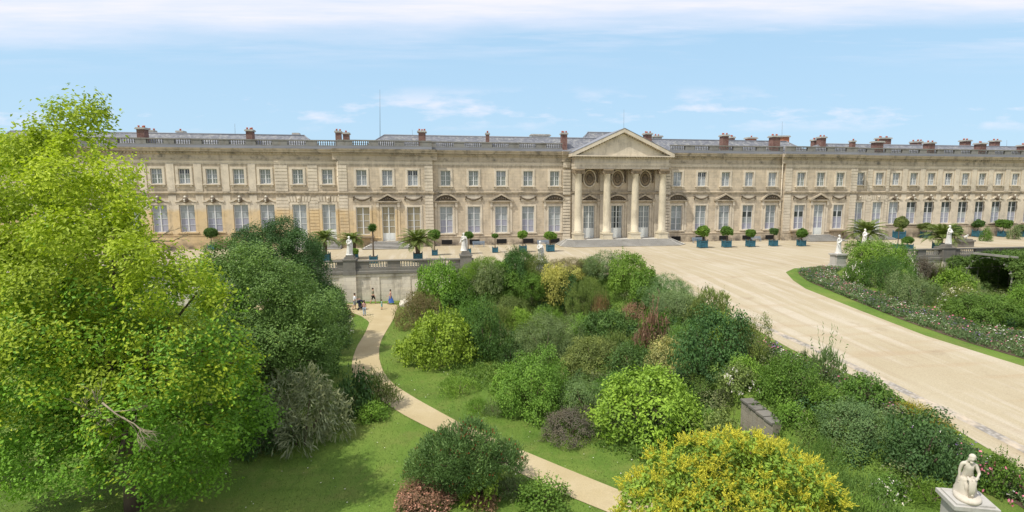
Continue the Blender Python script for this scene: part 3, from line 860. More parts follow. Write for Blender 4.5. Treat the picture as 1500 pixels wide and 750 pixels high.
for par, u, v0, v1, wp, Y, body, pots in [
    (RL, 208, 184, 202, 15, 3.2, 'brick', 3), (RL, 222, 188, 197, 11, 9, 'grey_stone', 2), (RL, 265, 189, 197, 12, 9, 'grey_stone', 1), (RL, 366, 187, 205, 13, 3.2, 'brick', 3), (RL, 434, 195, 200, 11, 9, 'grey_stone', 0),
    (RL, 495.5, 189, 206, 11, 4, 'brick', 2), (RM, 507, 191.5, 206, 12, 6, 'brick', 1), (RM, 618, 189, 207, 15, 3.2, 'brick', 3), (RM, 714, 192, 207, 7.5, 3.2, 'brick', 1), (RM, 791, 197, 202, 34, 10, 'grey_stone', 0),
    (RM, 826, 192, 207, 12, 3.2, 'brick', 3), (RM, 948.5, 192.5, 207, 14, 5, 'brick', 3), (RM, 962.5, 196.5, 206, 16, 9, 'grey_stone', 2), (RM, 1061, 195, 213, 13, 3.2, 'brick', 3), (RM, 1072, 198, 207, 9, 8, 'brick', 2),
    (RM, 1100, 199, 207, 18, 10, 'terracotta', 1), (RM, 1135, 196.5, 214, 17, 3.2, 'brick', 4), (RM, 1149, 199, 207, 14, 10, 'terracotta', 0), (RM, 1193, 202, 211, 9, 8, 'brick', 2), (RM, 1203.5, 198, 211, 12, 6, 'brick', 3),
    (RR, 1249, 203.5, 217, 8, 3.2, 'brick', 1), (RR, 1285.5, 204.5, 218, 17, 3.2, 'brick', 1), (RR, 1290, 199.5, 211, 13, 8, 'brick', 2), (RR, 1299, 199.5, 211, 11, 9, 'brick', 2), (RR, 1338, 205, 213, 8, 9, 'brick', 2), (RR, 1346, 204.5, 213, 9, 10, 'brick', 3),
    (RR, 1361.5, 206, 219, 15, 3.2, 'brick', 3), (RR, 1414.5, 203, 214, 14, 9, 'brick', 4), (RR, 1436.5, 207, 220, 15, 3.2, 'brick', 2), (RR, 1457.5, 203.5, 214, 12, 9, 'brick', 3), (RR, 1499, 210, 221, 14, 4, 'brick', 2)]:
    chimney(par, u, v0, v1, wp, Y, body, pots)
for u, v0, v1, Y in ((556.5, 131, 201, 7), (344, 181, 197, 9), (604, 190, 200, 9), (914, 160, 192, 8), (1146, 178, 199, 9), (1475, 205, 215, 9)):
    a, b = on_y(u, v0, Y), on_y(u, v1, Y)
    m = MB(); m.tube([(b[0], b[1], 17.5), tuple(a)], [.05 if u == 556.5 else .03, .02], 6); m.box(b[0] - .15, b[0] + .15, b[1] - .15, b[1] + .15, 17.0, 17.9)
    m.build('antenna', M['iron'], PAL)

# ---- the portico
def stepblock(m, poly, z0, z1):      # riser shade lines put into the colour: pale tread and nosing over darkened riser
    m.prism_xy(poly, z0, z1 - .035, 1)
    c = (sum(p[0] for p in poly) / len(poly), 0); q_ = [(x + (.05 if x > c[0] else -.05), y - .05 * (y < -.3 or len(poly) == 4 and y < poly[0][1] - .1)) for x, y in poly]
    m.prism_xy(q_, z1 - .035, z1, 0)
CX = [-7.48, -2.46, 2.56, 7.54]; CY = -2.1; ZS = .90
m = MB(); n = 7
for i in range(n):
    k_ = n - 1 - i; ex = .27 * k_; a, b = 9.35 + ex, 3.15 + .56 * k_; c = .9 + .2 * k_
    stepblock(m, [(-a, -.02), (-a, -b + c), (-a + c, -b), (a - c, -b), (a, -b + c), (a, -.02)], i * .9 / 7 - (.1 if i == 0 else 0), (i + 1) * .9 / 7)
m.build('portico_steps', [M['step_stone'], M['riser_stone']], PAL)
COLM = MB().lathe([(.78, 0), (.80, .10), (.78, .2), (.70, .24), (.74, .34), (.70, .42), (.635, .46), (.63, 3), (.615, 5.5), (.565, 8.2), (.53, 9.88), (.58, 9.92), (.58, 10.0)], (0, 0, 0), 28)
COLM = COLM.mesh('column', M['column_stone'])
cm = MB(); cm.box(-.86, .86, -.86, .86, .60, .83); cm.box(-.70, .70, -.70, .70, .40, .60)
for s in (-1, 1):
    for yy in (-.62, .42):
        cm.add([(s * .66 + .34 * math.cos(t) , yy + q_, .34 + .34 * math.sin(t)) for q_ in (0, .2) for t in [2 * PI * i / 12 for i in range(12)]],
               [list(range(12)), list(range(23, 11, -1))] + [(i, i + 12, (i + 1) % 12 + 12, (i + 1) % 12) for i in range(12)])
        cm.ball((s * .66, yy if yy < 0 else yy + .2, .34), .13, 7, 5)
for i in range(9): cm.ball((-.45 + i * .1125, -.62, .28 - .14 * math.sin(PI * i / 8)), .09, 6, 4)
cm.lathe([(.57, 0), (.62, .2), (.66, .4)], (0, 0, 0), 20)
CAPM = cm.mesh('capital', [M['carved_stone']])
PEDM = MB().box(-.95, .95, -.95, .95, 0, .14).box(-.84, .84, -.84, .84, .14, .92).box(-.93, .93, -.93, .93, .92, 1.09).mesh('column_pedestal', M['column_stone'])
for x in CX:
    o = link('column', COLM, PAL, (x, CY, ZS + 1.09)); link('capital', CAPM, o, (0, 0, 9.98)); link('column_pedestal', PEDM, PAL, (x, CY, ZS))
e = MB(); XH = 8.3; YF = -2.74
e.box(-XH, XH, YF, -.36, 12.83, 13.28); e.box(-XH - .04, XH + .04, YF - .05, -.361, 13.28, 13.72); e.box(-XH - .1, XH + .1, YF - .12, -.362, 13.72, 13.84)
e.box(-XH + .01, XH - .01, YF + .01, -.363, 13.84, 14.52); e.box(-XH - .16, XH + .16, YF - .16, -.364, 14.52, 14.64)
e.build('entablature', M['trim_stone'], PAL)
e = MB(); PX = 8.95
e.box(-PX, PX, YF - .72, 0.02, 14.82, 15.02)
dm = MB(); comb_(dm, -PX + .1, int((2 * PX - .3) / .46), YF - .52, YF - .15, 14.642, 14.818)
dm.build('dentil_course', M['cornice_stone'], PAL)
za, zb_ = 15.024, 19.45
e.prism_xz([(-PX + 1.0, za), (PX - 1.0, za), (0, zb_ - .75)], YF - .02, 9.5)
for s in (-1, 1):
    sl_ = (zb_ - za - .35) / PX
    q_ = [(s * PX, za), (s * PX, za + .35), (0, zb_), (0, zb_ - .62), (s * (PX - .62), za)]
    e.prism_xz(q_ if s > 0 else q_[::-1], YF - .72 - .001 * (s > 0), 9.6)
    zr_ = lambda k_: zb_ - .62 - k_ * (zb_ - .62 - za) / (PX - .62)
    bot = []; k_ = .7
    while k_ < PX - 1.3:
        bot += [(s * k_, zr_(k_) - .19), (s * (k_ + .26), zr_(k_ + .26) - .19), (s * (k_ + .26), zr_(k_ + .26) - .03), (s * (k_ + .46), zr_(k_ + .46) - .03)]; k_ += .46
    pg = bot + [(s * k_, zr_(k_) - .001), (s * .7, zr_(.7) - .001)]
    dm = MB(); dm.prism_xz(pg if s > 0 else pg[::-1], YF - .4, YF - .022); dm.build('dentil_course', M['cornice_stone'], PAL)
e.build('portico_pediment', M['trim_stone'], PAL)
g = MB()
for s in (-1, 1):
    q_ = [(s * (PX + .05), za + .353), (s * (PX + .05), za + .42), (0, zb_ + .10), (0, zb_ + .003)]
    g.prism_xz(q_ if s > 0 else q_[::-1], YF - .76 - .001 * (s > 0), 9.8)
g.build('pediment_coping', M['lead'], PAL)
md = MB()
def ring(m, rx, rz, t, yy, mi=0, seg=36):
    pts = [(rx * math.cos(2 * PI * i / seg), yy, rz * math.sin(2 * PI * i / seg)) for i in range(seg + 1)]
    m.tube(pts, t, 7, mi)
md.prism_xz([(1.0 * math.cos(2 * PI * i / 32), 1.36 * math.sin(2 * PI * i / 32)) for i in range(32)], -.12, .06, 1)
ring(md, 1.08, 1.44, .14, -.12, 2); ring(md, .86, 1.2, .05, -.14, 0)
rg = random.Random(5)
md.prism_xz([(-.36, .28), (-.34, -.12), (0, -.5), (.34, -.12), (.36, .28)], -.24, -.10)
for i in range(26):
    a = 2 * PI * i / 26; md.ball((.52 * math.cos(a) * rg.uniform(.85, 1.1), -.16, .66 * math.sin(a) * rg.uniform(.85, 1.1) - .05), rg.uniform(.07, .13), 6, 4)
for i in range(7): md.ball((-.3 + i * .1, -.18, .62 + .16 * math.sin(PI * i / 6)), .085, 6, 4)
for s in (-1, 1):
    md.tube([(s * .1, -.2, 1.66), (s * .8, -.24, 1.60), (s * 1.30, -.2, 1.15), (s * 1.42, -.2, .3), (s * 1.40, -.16, -.75)], [.10, .16, .17, .17, .06], 7)
    for i in range(9): md.ball((s * (1.35 + rg.uniform(-.08, .08)), -.3, 1.2 - i * .22), rg.uniform(.12, .17), 6, 4)
md.ball((0, -.25, 1.66), .22, 8, 5)
MEDM = md.mesh('medallion', [M['stained_stone'], M['carved_stone'], M['trim_stone']])
for x in bays('po'): link('medallion', MEDM, PAL, (x, -.06, 11.25))
bc = MB()
bc.prof_x([(.05, 8.56), (-.14, 8.60), (-.16, 8.74), (-.26, 8.80), (-.28, 8.92), (.05, 9.0)], -8.4, 8.4); bc.build('belt_course', M['cornice_stone'], PAL)
for x in (-7.5, -2.5, 2.5, 7.5):
    for z0, z1 in ((ZS, 8.5), (9.05, 12.8)): MB().box(x - .6, x + .6, -.16, .03, z0, z1).build('pilaster', M['trim_stone'], PAL)
# steps at the pavilion and side doors
def fan_steps(x, y, w_, n=6, run=.54, rise=.165, side=.22):
    m = MB()
    for i in range(n):
        k_ = n - 1 - i; stepblock(m, [(x - w_ / 2 - side * k_, y), (x - w_ / 2 - side * k_, y - .5 - run * k_), (x + w_ / 2 + side * k_, y - .5 - run * k_), (x + w_ / 2 + side * k_, y)], i * rise - (.1 if i == 0 else 0), (i + 1) * rise)
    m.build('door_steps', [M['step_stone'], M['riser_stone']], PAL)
fan_steps(bays('pl')[1], -1.01, 4.6, side=.30); fan_steps(bays('pr')[1], -1.01, 4.6, side=.30)
fan_steps(sum(bays('rl')) / 2, .24, 8.2, side=.05); fan_steps(sum(bays('rr')) / 2 + .2, .24, 6.6, side=.05)
# ================================================================ terrace walls
def terrace_wall(sgn, xa, xb, label, runs, piers, yb=None, face=-26.05):
    """retaining wall between the terrace and the lower garden, with its parapet; xa > xb measured along the wall"""
    root = empty('terrace_wall', (0, 0, 0)); tag(root, label, 'wall')
    x0, x1 = sorted((xa, xb)); yf, yk = face, face + 1.15
    zl = gz((x0 + x1) / 2, -31) - .6
    m = MB(); m.box(x0, x1, yf, yk, zl, -.62)
    # sunk panels between flat piers
    a = x0 + .3
    while a < x1 - 1.8:
        m.box(a, a + 1.0, yf - .10, yf + .02, zl, -.95); a += 3.6
    m.box(x0, x1, yf - .12, yf + .01, -.95, -.621)
    m.build('wall_face', M['wall_stone'], root)
    pb = MB()
    pb.prof_x([(yf + .9, -.62), (yf - .14, -.62), (yf - .24, -.55), (yf - .24, -.25), (yf - .12, -.2), (yf - .12, .12), (yf + .9, .12)], x0, x1)
    pb.prof_x([(yf + .62, .86), (yf - .02, .86), (yf - .06, .9), (yf - .06, 1.02), (yf + .66, 1.02), (yf + .66, .9)], x0, x1)
    e = x0
    bl = MB()
    for a, b in sorted(runs) + [(x1, None)]:
        if a > e: pb.box(e, a, yf + .06, yf + .54, .12, .86)
        if b is None: break
        n = max(3, int((b - a) / .30))
        for i in range(n): baluster(bl, a + (i + .5) * (b - a) / n, yf + .3, .12, .745, .12, 7)
        e = b
    pb.build('parapet', M['parapet_stone'], root)
    bl.build('balustrade', M['baluster_stone'], root)
    for a, b, zt in piers:
        p = MB(); p.box(a, b, yf - .36, yk + .1, zl, -.64); p.build('buttress', M['wall_stone'], root)
        p = MB(); p.box(a - .06, b + .06, yf - .44, yk + .16, -.64, -.22); p.box(a, b, yf - .34, yk + .08, -.22, zt - .16); p.box(a - .08, b + .08, yf - .42, yk + .16, zt - .16, zt)
        c = (a + b) / 2; p.box(c - .55, c + .55, yf - .1, yf + .95, zt, zt + .22); p.box(c - .42, c + .42, yf + .02, yf + .83, zt + .22, zt + .42)
        p.build('pedestal', M['parapet_stone'], root)
    return root
YF = -26.05
def wx(u, v=385): return on_y(u, v, YF)[0]
PIERL1 = (wx(503), wx(521)); PIERL2 = (wx(674, 380), wx(691, 380))
terrace_wall(-1, wx(694, 380), -75, 'weathered retaining wall with dark balustraded parapet behind the strolling visitors',
             [(wx(400), wx(430)), (wx(467), wx(493)), (wx(540), wx(567)), (wx(586), wx(613)), (wx(630), wx(659))], [(*PIERL1, 1.25), (*PIERL2, 1.5)])
PIERR1 = (wx(1380, 365), wx(1397, 365))
terrace_wall(1, 27.5, 75, 'weathered retaining wall with dark parapet behind the right-hand shrubs',
             [(wx(1300, 365), wx(1316, 365)), (wx(1333, 365), wx(1346, 365)), (wx(1358, 365), wx(1378, 365)), (wx(1408, 365), wx(1430, 365))], [(*PIERR1, 1.2)])
# stairs down to the lower garden
st = MB(); n = 24; X0, X1 = -26.35, -35.3
for i in range(n):
    a = X0 + (X1 - X0) * i / n
    st.box(X1 if i == n - 1 else X0 + (X1 - X0) * (i + 1) / n, a, -29.7, -26.6, -4.4, -.16 * (i + .4))
st.box(X1 - .1, X0, -30.1, -29.72, -4.4, -3.95)
tag(st.build('garden_stairs', M['baluster_stone']), 'pale stone garden stairs descending beside the terrace wall', 'stairs')
# low retaining wall below the ramp bed
lw = empty('low_wall', (0, 0, 0)); tag(lw, 'low mossy stone wall between shrubs below the ramp', 'wall')
a0 = MB()
for i in range(4):
    y0 = -69.5 + i * .72
    a0.box(-14.48, -13.95, y0, y0 + .715, -5.2, gzr(0, y0 + .45) - .08)
a0.build('wall_face', M['mossy_stone'], lw)
a1 = MB()
for i in range(4):
    y0 = -69.5 + i * .72; z = gzr(0, y0 + .45) - .078
    a1.box(-14.56, -13.87, y0 + .01, y0 + .705, z, z + .10)
a1.build('coping', M['parapet_stone'], lw)

# ================================================================ planters
def planter_mesh(w_):
    m = MB(); h = w_ * .98; s = w_ / 2; t = w_ * .085
    m.box(-s + t * .6, s - t * .6, -s + t * .6, s - t * .6, h * .13, h * .90)
    m.box(-s + t * 1.2, s - t * 1.2, -s + t * 1.2, s - t * 1.2, h * .90, h * .93, 1)
    for sx in (-1, 1):
        for sy in (-1, 1):
            m.box(sx * s - t * (sx > 0), sx * s + t * (sx < 0), sy * s - t * (sy > 0), sy * s + t * (sy < 0), 0, h)
            m.ball((sx * (s - t / 2), sy * (s - t / 2), h + t * .5), t * .62, 7, 5)
    for z0 in (.10, .82):
        for sy in (-1, 1):
            m.box(-s + t, s - t, min(sy * s, sy * (s - t * .5)), max(sy * s, sy * (s - t * .5)), h * z0, h * (z0 + .1))
            m.box(min(sy * s, sy * (s - t * .5)), max(sy * s, sy * (s - t * .5)), -s + t, s - t, h * z0, h * (z0 + .1))
    for sx in (-1, 0, 1):
        m.box(sx * s * .5 - t * .1, sx * s * .5 + t * .1, -s + t * .5, -s + t * .62, h * .2, h * .82, 0)
    return m
PLANT_M = planter_mesh(1.0).mesh('planter_box', [M['teal_paint'], M['soil']])

# ================================================================ benches
bm = MB()
for z, y in ((.44, 0), (.44, .13), (.44, .26)): bm.box(-1.0, 1.0, y - .05, y + .05, z, z + .04)
for z in (.62, .76, .9): bm.box(-1.0, 1.0, .34, .38, z - .05, z + .05)
for s in (-.85, .85):
    bm.box(s - .04, s + .04, -.05, .0, 0, .62); bm.box(s - .035, s + .035, .30, .36, 0, .95); bm.box(s - .03, s + .03, -.05, .34, .58, .63)
BENCH = bm.mesh('bench', M['bench_paint'])
for u, v, t in ((702, 363, 'blue-grey garden bench beside the ball tree behind the pier statue'), (1022.5, 356, 'blue-grey bench half hidden by the first ball tree right of the portico'),
                (1108, 354, 'blue-grey bench between the third and fourth ball trees right of the portico'), (797, 361, 'blue-grey bench behind the ball tree left of the portico steps')):
    p = on_z(u, v, 0.0)
    tag(link('bench', BENCH, None, (p[0], max(min(p[1], -1.6), -3.2), .012)), t, 'bench', 'benches along the palace wall')

# ================================================================ skinned figures
def skin_mesh(name, J, E, mats, sub=2, root=None):
    """J: joint -> (x,y,z,r) ; E: list of joint pairs; one continuous surface grown over the skeleton"""
    keys = list(J); ix = {k: i for i, k in enumerate(keys)}
    me = bpy.data.meshes.new(name); me.from_pydata([J[k][:3] for k in keys], [(ix[a], ix[b]) for a, b in E], [])
    o = bpy.data.objects.new('tmp', me); COL.objects.link(o)
    md_ = o.modifiers.new('s', 'SKIN'); md_.use_smooth_shade = True
    sv = me.skin_vertices[0].data
    for k in keys:
        r_ = J[k][3]; sv[ix[k]].radius = (r_, r_) if not isinstance(r_, tuple) else r_
        sv[ix[k]].use_root = (k == (root or keys[0]))
    sb = o.modifiers.new('b', 'SUBSURF'); sb.levels = sub; sb.render_levels = sub
    dg = bpy.context.evaluated_depsgraph_get(); dg.update()
    out = bpy.data.meshes.new_from_object(o.evaluated_get(dg)); out.name = name
    bpy.data.objects.remove(o); bpy.data.meshes.remove(me)
    out.materials.clear()
    for m_ in (mats if isinstance(mats, list) else [mats]): out.materials.append(m_)
    out.polygons.foreach_set('material_index', [0] * len(out.polygons))
    out.polygons.foreach_set('use_smooth', [True] * len(out.polygons))
    return out

def body(hip=(0, 0, .93), lean=0.0, turn=0.0, la=None, ra=None, ll=None, rl=None, s=1.0, fem=False, head=(0, 0)):
    """joint table of a figure facing -y. la/ra: elbow and wrist, ll/rl: knee and ankle, all as offsets from shoulder / hip joint"""
    hx, hy, hz = hip; sh = .175 if fem else .20
    J = {}
    J['pelvis'] = (hx, hy, hz, .125); up = lambda d: (hx, hy - d * math.sin(lean), hz + d * math.cos(lean))
    w_ = up(.18); J['waist'] = (*w_, .105 if fem else .12); c = up(.36); J['chest'] = (*c, .13 if fem else .145)
    n = up(.50); J['neckbase'] = (*n, .075); n2 = up(.57); J['neck'] = (n2[0], n2[1] - .01, n2[2], .052)
    hb = (n2[0] + head[0] * .5, n2[1] - .03 + head[1] * .5, n2[2] + .075); J['jaw'] = (*hb, .072)
    ht = (n2[0] + head[0], n2[1] - .02 + head[1], n2[2] + .17); J['head'] = (*ht, .092); J['crown'] = (ht[0], ht[1] + .01, ht[2] + .07, .06)
    J['nose'] = (hb[0] + head[0] * .3, hb[1] - .085, hb[2] + .055, .016)
    E = [('pelvis', 'waist'), ('waist', 'chest'), ('chest', 'neckbase'), ('neckbase', 'neck'), ('neck', 'jaw'), ('jaw', 'head'), ('head', 'crown'), ('jaw', 'nose')]
    for side, sx, arm, leg in (('l', 1, la, ll), ('r', -1, ra, rl)):
        S = up(.46); S = (S[0] + sx * sh, S[1], S[2]); J[side + 'sh'] = (*S, .058)
        arm = arm or ((sx * .04, .02, -.28), (sx * .05, -.05, -.53))
        e = tuple(S[i] + arm[0][i] for i in range(3)); wv = tuple(S[i] + arm[1][i] for i in range(3))
        J[side + 'el'] = (*e, .042); J[side + 'wr'] = (*wv, .028)
        d = Vector(wv) - Vector(e); d.normalize(); pm = Vector(wv) + d * .07; J[side + 'pa'] = (*pm, .034)
        E += [('neckbase', side + 'sh'), (side + 'sh', side + 'el'), (side + 'el', side + 'wr'), (side + 'wr', side + 'pa')]
        ax = d.cross(Vector((0, 0, 1)) if abs(d.z) < .8 else Vector((0, 1, 0))).normalized(); bx = d.cross(ax)
        for fi, (off, ln) in enumerate(((-.030, .075), (-.010, .088), (.010, .082), (.030, .064))):
            b0 = pm + d * .025 + ax * off; t0 = b0 + d * ln * .55 + bx * .008; t1 = t0 + d * ln * .45 + bx * .024
            J[f'{side}f{fi}a'] = (*t0, .0095); J[f'{side}f{fi}b'] = (*t1, .0075)
            E += [(side + 'pa', f'{side}f{fi}a'), (f'{side}f{fi}a', f'{side}f{fi}b')]
        th = Vector(wv) + d * .03 - ax * .045 * sx + bx * .02; J[side + 'th'] = (*th, .011); t2 = th + d * .04 + bx * .012; J[side + 'tt'] = (*t2, .009)
        E += [(side + 'wr', side + 'th'), (side + 'th', side + 'tt')]
        H = (hx + sx * .095, hy, hz - .06); J[side + 'hp'] = (*H, .092)
        leg = leg or ((0, 0, -.42), (0, .02, -.80))
        k_ = tuple(H[i] + leg[0][i] for i in range(3)); an = tuple(H[i] + leg[1][i] for i in range(3))
        J[side + 'kn'] = (*k_, .060); J[side + 'an'] = (*an, .040)
        cf = tuple(k_[i] * .6 + an[i] * .4 for i in range(3)); J[side + 'cf'] = (cf[0], cf[1] + .015, cf[2], .056)
        J[side + 'to'] = (an[0] + sx * .02, an[1] - .16, an[2] - .045, .032)
        E += [('pelvis', side + 'hp'), (side + 'hp', side + 'kn'), (side + 'kn', side + 'cf'), (side + 'cf', side + 'an'), (side + 'an', side + 'to')]
    if s != 1.0: J = {k: tuple(v * s for v in q_) for k, q_ in J.items()}
    return J, E
def grow(J, names, E, extra, mat, nm, parent, sub=2, hem=None):
    """a garment: the same bones, a little fatter, as a child of the figure"""
    keep = [n for n in J if n in names]; JJ = {k: (*J[k][:3], J[k][3] + extra) for k in keep}
    if hem: JJ.update(hem[0])
    EE = [e for e in E if e[0] in JJ and e[1] in JJ] + (hem[1] if hem else [])
    return link(nm, skin_mesh(nm, JJ, EE, mat, sub), parent)
TORSO = ['pelvis', 'waist', 'chest', 'neckbase']
ARM = ['lsh', 'rsh']; ELB = ['lel', 'rel']; HIP = ['lhp', 'rhp']; KN = ['lkn', 'rkn']
def hair_cap(J, parent, s, long=False):
    h = J['head']; c = J['crown']; m = MB()
    m.ball((h[0], h[1] + .022 * s, h[2] + .035 * s), .108 * s, 10, 7)
    if long: m.tube([(h[0], h[1] + .07 * s, h[2] + .04 * s), (h[0], h[1] + .11 * s, h[2] - .08 * s), (h[0], h[1] + .10 * s, h[2] - .22 * s)], [.07 * s, .07 * s, .03 * s], 8)
    m.build('hair', M['hair'], parent)
def person(label, u, v, rz, s, top, legs, fem=False, shorts=False, skirt=False, long=False, **pose):
    p, _ = ground(u, v); J, E = body(s=s, fem=fem, **pose)
    zmin = min(J['lto'][2] - J['lto'][3], J['rto'][2] - J['rto'][3])
    J = {k: (a, b, c - zmin, r_) for k, (a, b, c, r_) in J.items()}
    o = link('person', skin_mesh('person', J, E, M['skin']), None, (p[0], p[1], p[2] + .03), rz); tag(o, label, 'person')
    grow(J, TORSO + ARM + ([] if fem else ELB), E, .014 * s, M[top], 'shirt', o)
    if skirt:
        px_, py_, pz = J['pelvis'][:3]; kz = (J['lkn'][2] + J['rkn'][2]) / 2; fx, fy = [(J['lkn'][i] + J['rkn'][i]) / 2 for i in (0, 1)]
        m = MB(); n = 20; vs = []
        for j, (t, r_) in enumerate(((0, .13), (.3, .17), (.65, .24), (1.15, .33))):
            for i in range(n):
                a = 2 * PI * i / n; q_ = r_ * s * (1 + .10 * math.sin(5 * a) * t)
                vs.append((px_ + (fx - px_) * t + q_ * .85 * math.cos(a), py_ + (fy - py_) * t + q_ * 1.1 * math.sin(a), pz + .08 * s - (pz - kz + .25 * s) * t))
        m.add(vs, [(j * n + i, (j + 1) * n + i, (j + 1) * n + (i + 1) % n, j * n + (i + 1) % n) for j in range(3) for i in range(n)], 0, True)
        m.build('skirt', M[legs], o)
    else:
        nm_ = 'shorts' if shorts else 'trousers'
        grow(J, ['pelvis'] + HIP + (KN if shorts else KN + ['lcf', 'rcf', 'lan', 'ran']), E, .016 * s, M[legs], nm_, o)
    for sd in 'lr':
        a, t = J[sd + 'an'], J[sd + 'to']; m = MB(); m.tube([(a[0], a[1] + .05 * s, t[2] + .01), (a[0], a[1], t[2] + .005), t[:3], (t[0], t[1] - .05 * s, t[2] - .005)], [.035 * s, .045 * s, .042 * s, .02 * s], 8); m.build('shoe', M['cloth_dark'], o)
    hair_cap(J, o, s, long)
    return o, p
stride = dict(ll=((0, -.20, -.37), (0, -.22, -.78)), rl=((0, .10, -.40), (0, .34, -.70)), la=((.05, .14, -.24), (.06, .10, -.48)), ra=((-.05, -.12, -.25), (-.05, -.28, -.44)))
E90 = R(90)      # facing along +x (image right)
o, pm_ = person('man in a white t-shirt and grey shorts pushing a pushchair', 519.5, 453.6, E90, 1.02, 'cloth_white', 'cloth_grey', shorts=True, lean=.10,
       la=((.02, -.16, -.24), (-.02, -.42, -.26)), ra=((-.02, -.16, -.24), (.02, -.42, -.26)), ll=((0, -.12, -.40), (0, -.06, -.80)), rl=((0, .02, -.42), (0, .20, -.77)))
person('man in a khaki vest and dark shorts striding beside the wall', 546.8, 445.3, E90 - .2, 1.06, 'cloth_khaki', 'cloth_dark', shorts=True, **stride)
person('woman in a pink top and long blue skirt walking towards the stairs', 572.5, 446.0, E90, .98, 'cloth_pink', 'cloth_blue', fem=True, skirt=True, la=((.05, .10, -.25), (.06, .12, -.50)), ra=((-.06, .14, -.22), (-.10, .38, -.36)), ll=stride['ll'], rl=stride['rl'])
person('small child in a turquoise top walking hand outstretched', 559.5, 453.6, E90 + .2, .62, 'cloth_turquoise', 'cloth_turquoise', fem=True, shorts=True, la=((.06, -.16, -.16), (.06, -.40, -.06)), ll=((0, -.08, -.41), (0, -.02, -.80)), rl=((0, .04, -.42), (0, .16, -.78)))
person('girl in a pink top and pale jeans standing on the path edge', 534.0, 462.8, PI + .5, .93, 'cloth_pink', 'cloth_pale_blue', fem=True, long=True, la=((.05, -.02, -.26), (-.06, -.22, -.32)))
# pushchair
pc = ground(529.5, 454.2)[0]
ps = empty('pushchair', (pc[0], pc[1], pc[2] + .03), 0.0); tag(ps, 'dark navy pushchair with hood, pushed along the gravel', 'pushchair')
m = MB(); m.prism_xz([(-.30, .38), (.34, .36), (.40, .50), (.12, .52), (-.16, .98), (-.30, .95)], -.20, .20); m.build('seat', M['stroller_navy'], ps)
m = MB()
for j in range(7):
    a = PI * (.15 + .12 * j); m.box(-.10 + .33 * math.cos(a) - .08, -.10 + .33 * math.cos(a) + .08, -.215, .215, .72 + .33 * math.sin(a) - .04, .72 + .33 * math.sin(a) + .04)
m.build('hood', M['stroller_navy'], ps)
m = MB()
for s in (-.22, .22):
    m.tube([(-.62, s, 1.02), (-.30, s, .72), (.34, s, .14)], .016, 6); m.tube([(-.30, s, .14), (.12, s, .50)], .016, 6)
m.tube([(-.62, -.22, 1.02), (-.62, .22, 1.02)], .02, 6); m.build('frame', M['iron'], ps)
m = MB(); m.box(-.22, .22, -.19, .19, .16, .32); m.build('basket', M['cloth_dark'], ps)
for x, y in ((.36, -.24), (.36, .24), (-.30, -.24), (-.30, .24)):
    m = MB(); m.add([(x + .12 * math.cos(t), y + q_, .12 + .12 * math.sin(t)) for q_ in (-.02, .02) for t in [2 * PI * i / 14 for i in range(14)]], [list(range(14)), list(range(27, 13, -1))] + [(i, i + 14, (i + 1) % 14 + 14, (i + 1) % 14) for i in range(14)])
    m.build('wheel', M['cloth_dark'], ps)

# ================================================================ statues
def drape(m, J, r0=.21, r1=.30, seed=0, z1=.0, top='waist', fold=9):
    rg = random.Random(seed); n = 30; vs = []; c = J[top]; rows = 9
    for j in range(rows):
        t = j / (rows - 1); z = c[2] + .06 - (c[2] + .06 - z1) * t; r_ = r0 + (r1 - r0) * t - .03 * math.sin(PI * t)
        for i in range(n):
            a = 2 * PI * i / n; q_ = r_ * (1 + (.05 + .09 * t) * math.sin(fold * a + 1.5 * math.sin(2 * a + seed) + t))
            vs.append((c[0] + q_ * math.cos(a), c[1] * (1 - t) + q_ * .85 * math.sin(a), z))
    m.add(vs, [(j * n + i, (j + 1) * n + i, (j + 1) * n + (i + 1) % n, j * n + (i + 1) % n) for j in range(rows - 1) for i in range(n)] + [[i for i in range(n)]], 0, True)
def statue(label, u, vb, zb, hpx, rz, seed, nude=False, pose=None, Y=None):
    p = on_z(u, vb, zb) if Y is None else np.array([on_y(u, vb, Y)[0], Y, zb])
    dep = float(np.dot(p - CAM, _f)); H = hpx * dep / FOC; s = (H - .12) / 1.75
    J, E = body(s=s, **(pose or {}))
    zmin = min(J['lto'][2] - J['lto'][3], J['rto'][2] - J['rto'][3]) - .10
    J = {k: (a, b, c - zmin, r_ * 1.05) for k, (a, b, c, r_) in J.items()}
    o = link('statue', skin_mesh('statue', J, E, M['marble']), None, tuple(p), rz); tag(o, label, 'statue', 'white statues of the terrace')
    m = MB(); m.lathe([(.40, 0), (.42, .05), (.36, .14)], (0, 0, 0), 12); m.build('base', M['marble'], o)
    m = MB()
    if not nude: drape(m, J, .19 * s, .30 * s, seed, .12)
    # cloak over one shoulder
    sh = J['lsh']; w_ = J['pelvis']
    m.tube([(sh[0], sh[1], sh[2] + .03), (sh[0] * .7, sh[1] - .14 * s, sh[2] - .2 * s), (w_[0] - .12 * s, w_[1] - .15 * s, w_[2] + .1 * s), (w_[0] - .2 * s, w_[1], w_[2] - .05 * s)], [.07 * s, .09 * s, .09 * s, .05 * s], 8)
    m.tube([(sh[0] + .03, sh[1] + .05, sh[2]), (sh[0] + .08 * s, sh[1] + .08 * s, w_[2]), (sh[0] + .06 * s, .1 * s, .14)], [.07 * s, .11 * s, .13 * s], 9)
    m.build('drapery', M['marble'], o)
    m = MB(); h = J['head']; m.ball((h[0], h[1] + .03 * s, h[2] + .03 * s), .112 * s, 10, 7); m.build('hair', M['marble'], o)
    return o
arms_up = dict(la=((.10, -.10, -.22), (-.02, -.30, -.12)), ra=((-.08, .02, -.27), (-.12, -.12, -.50)))
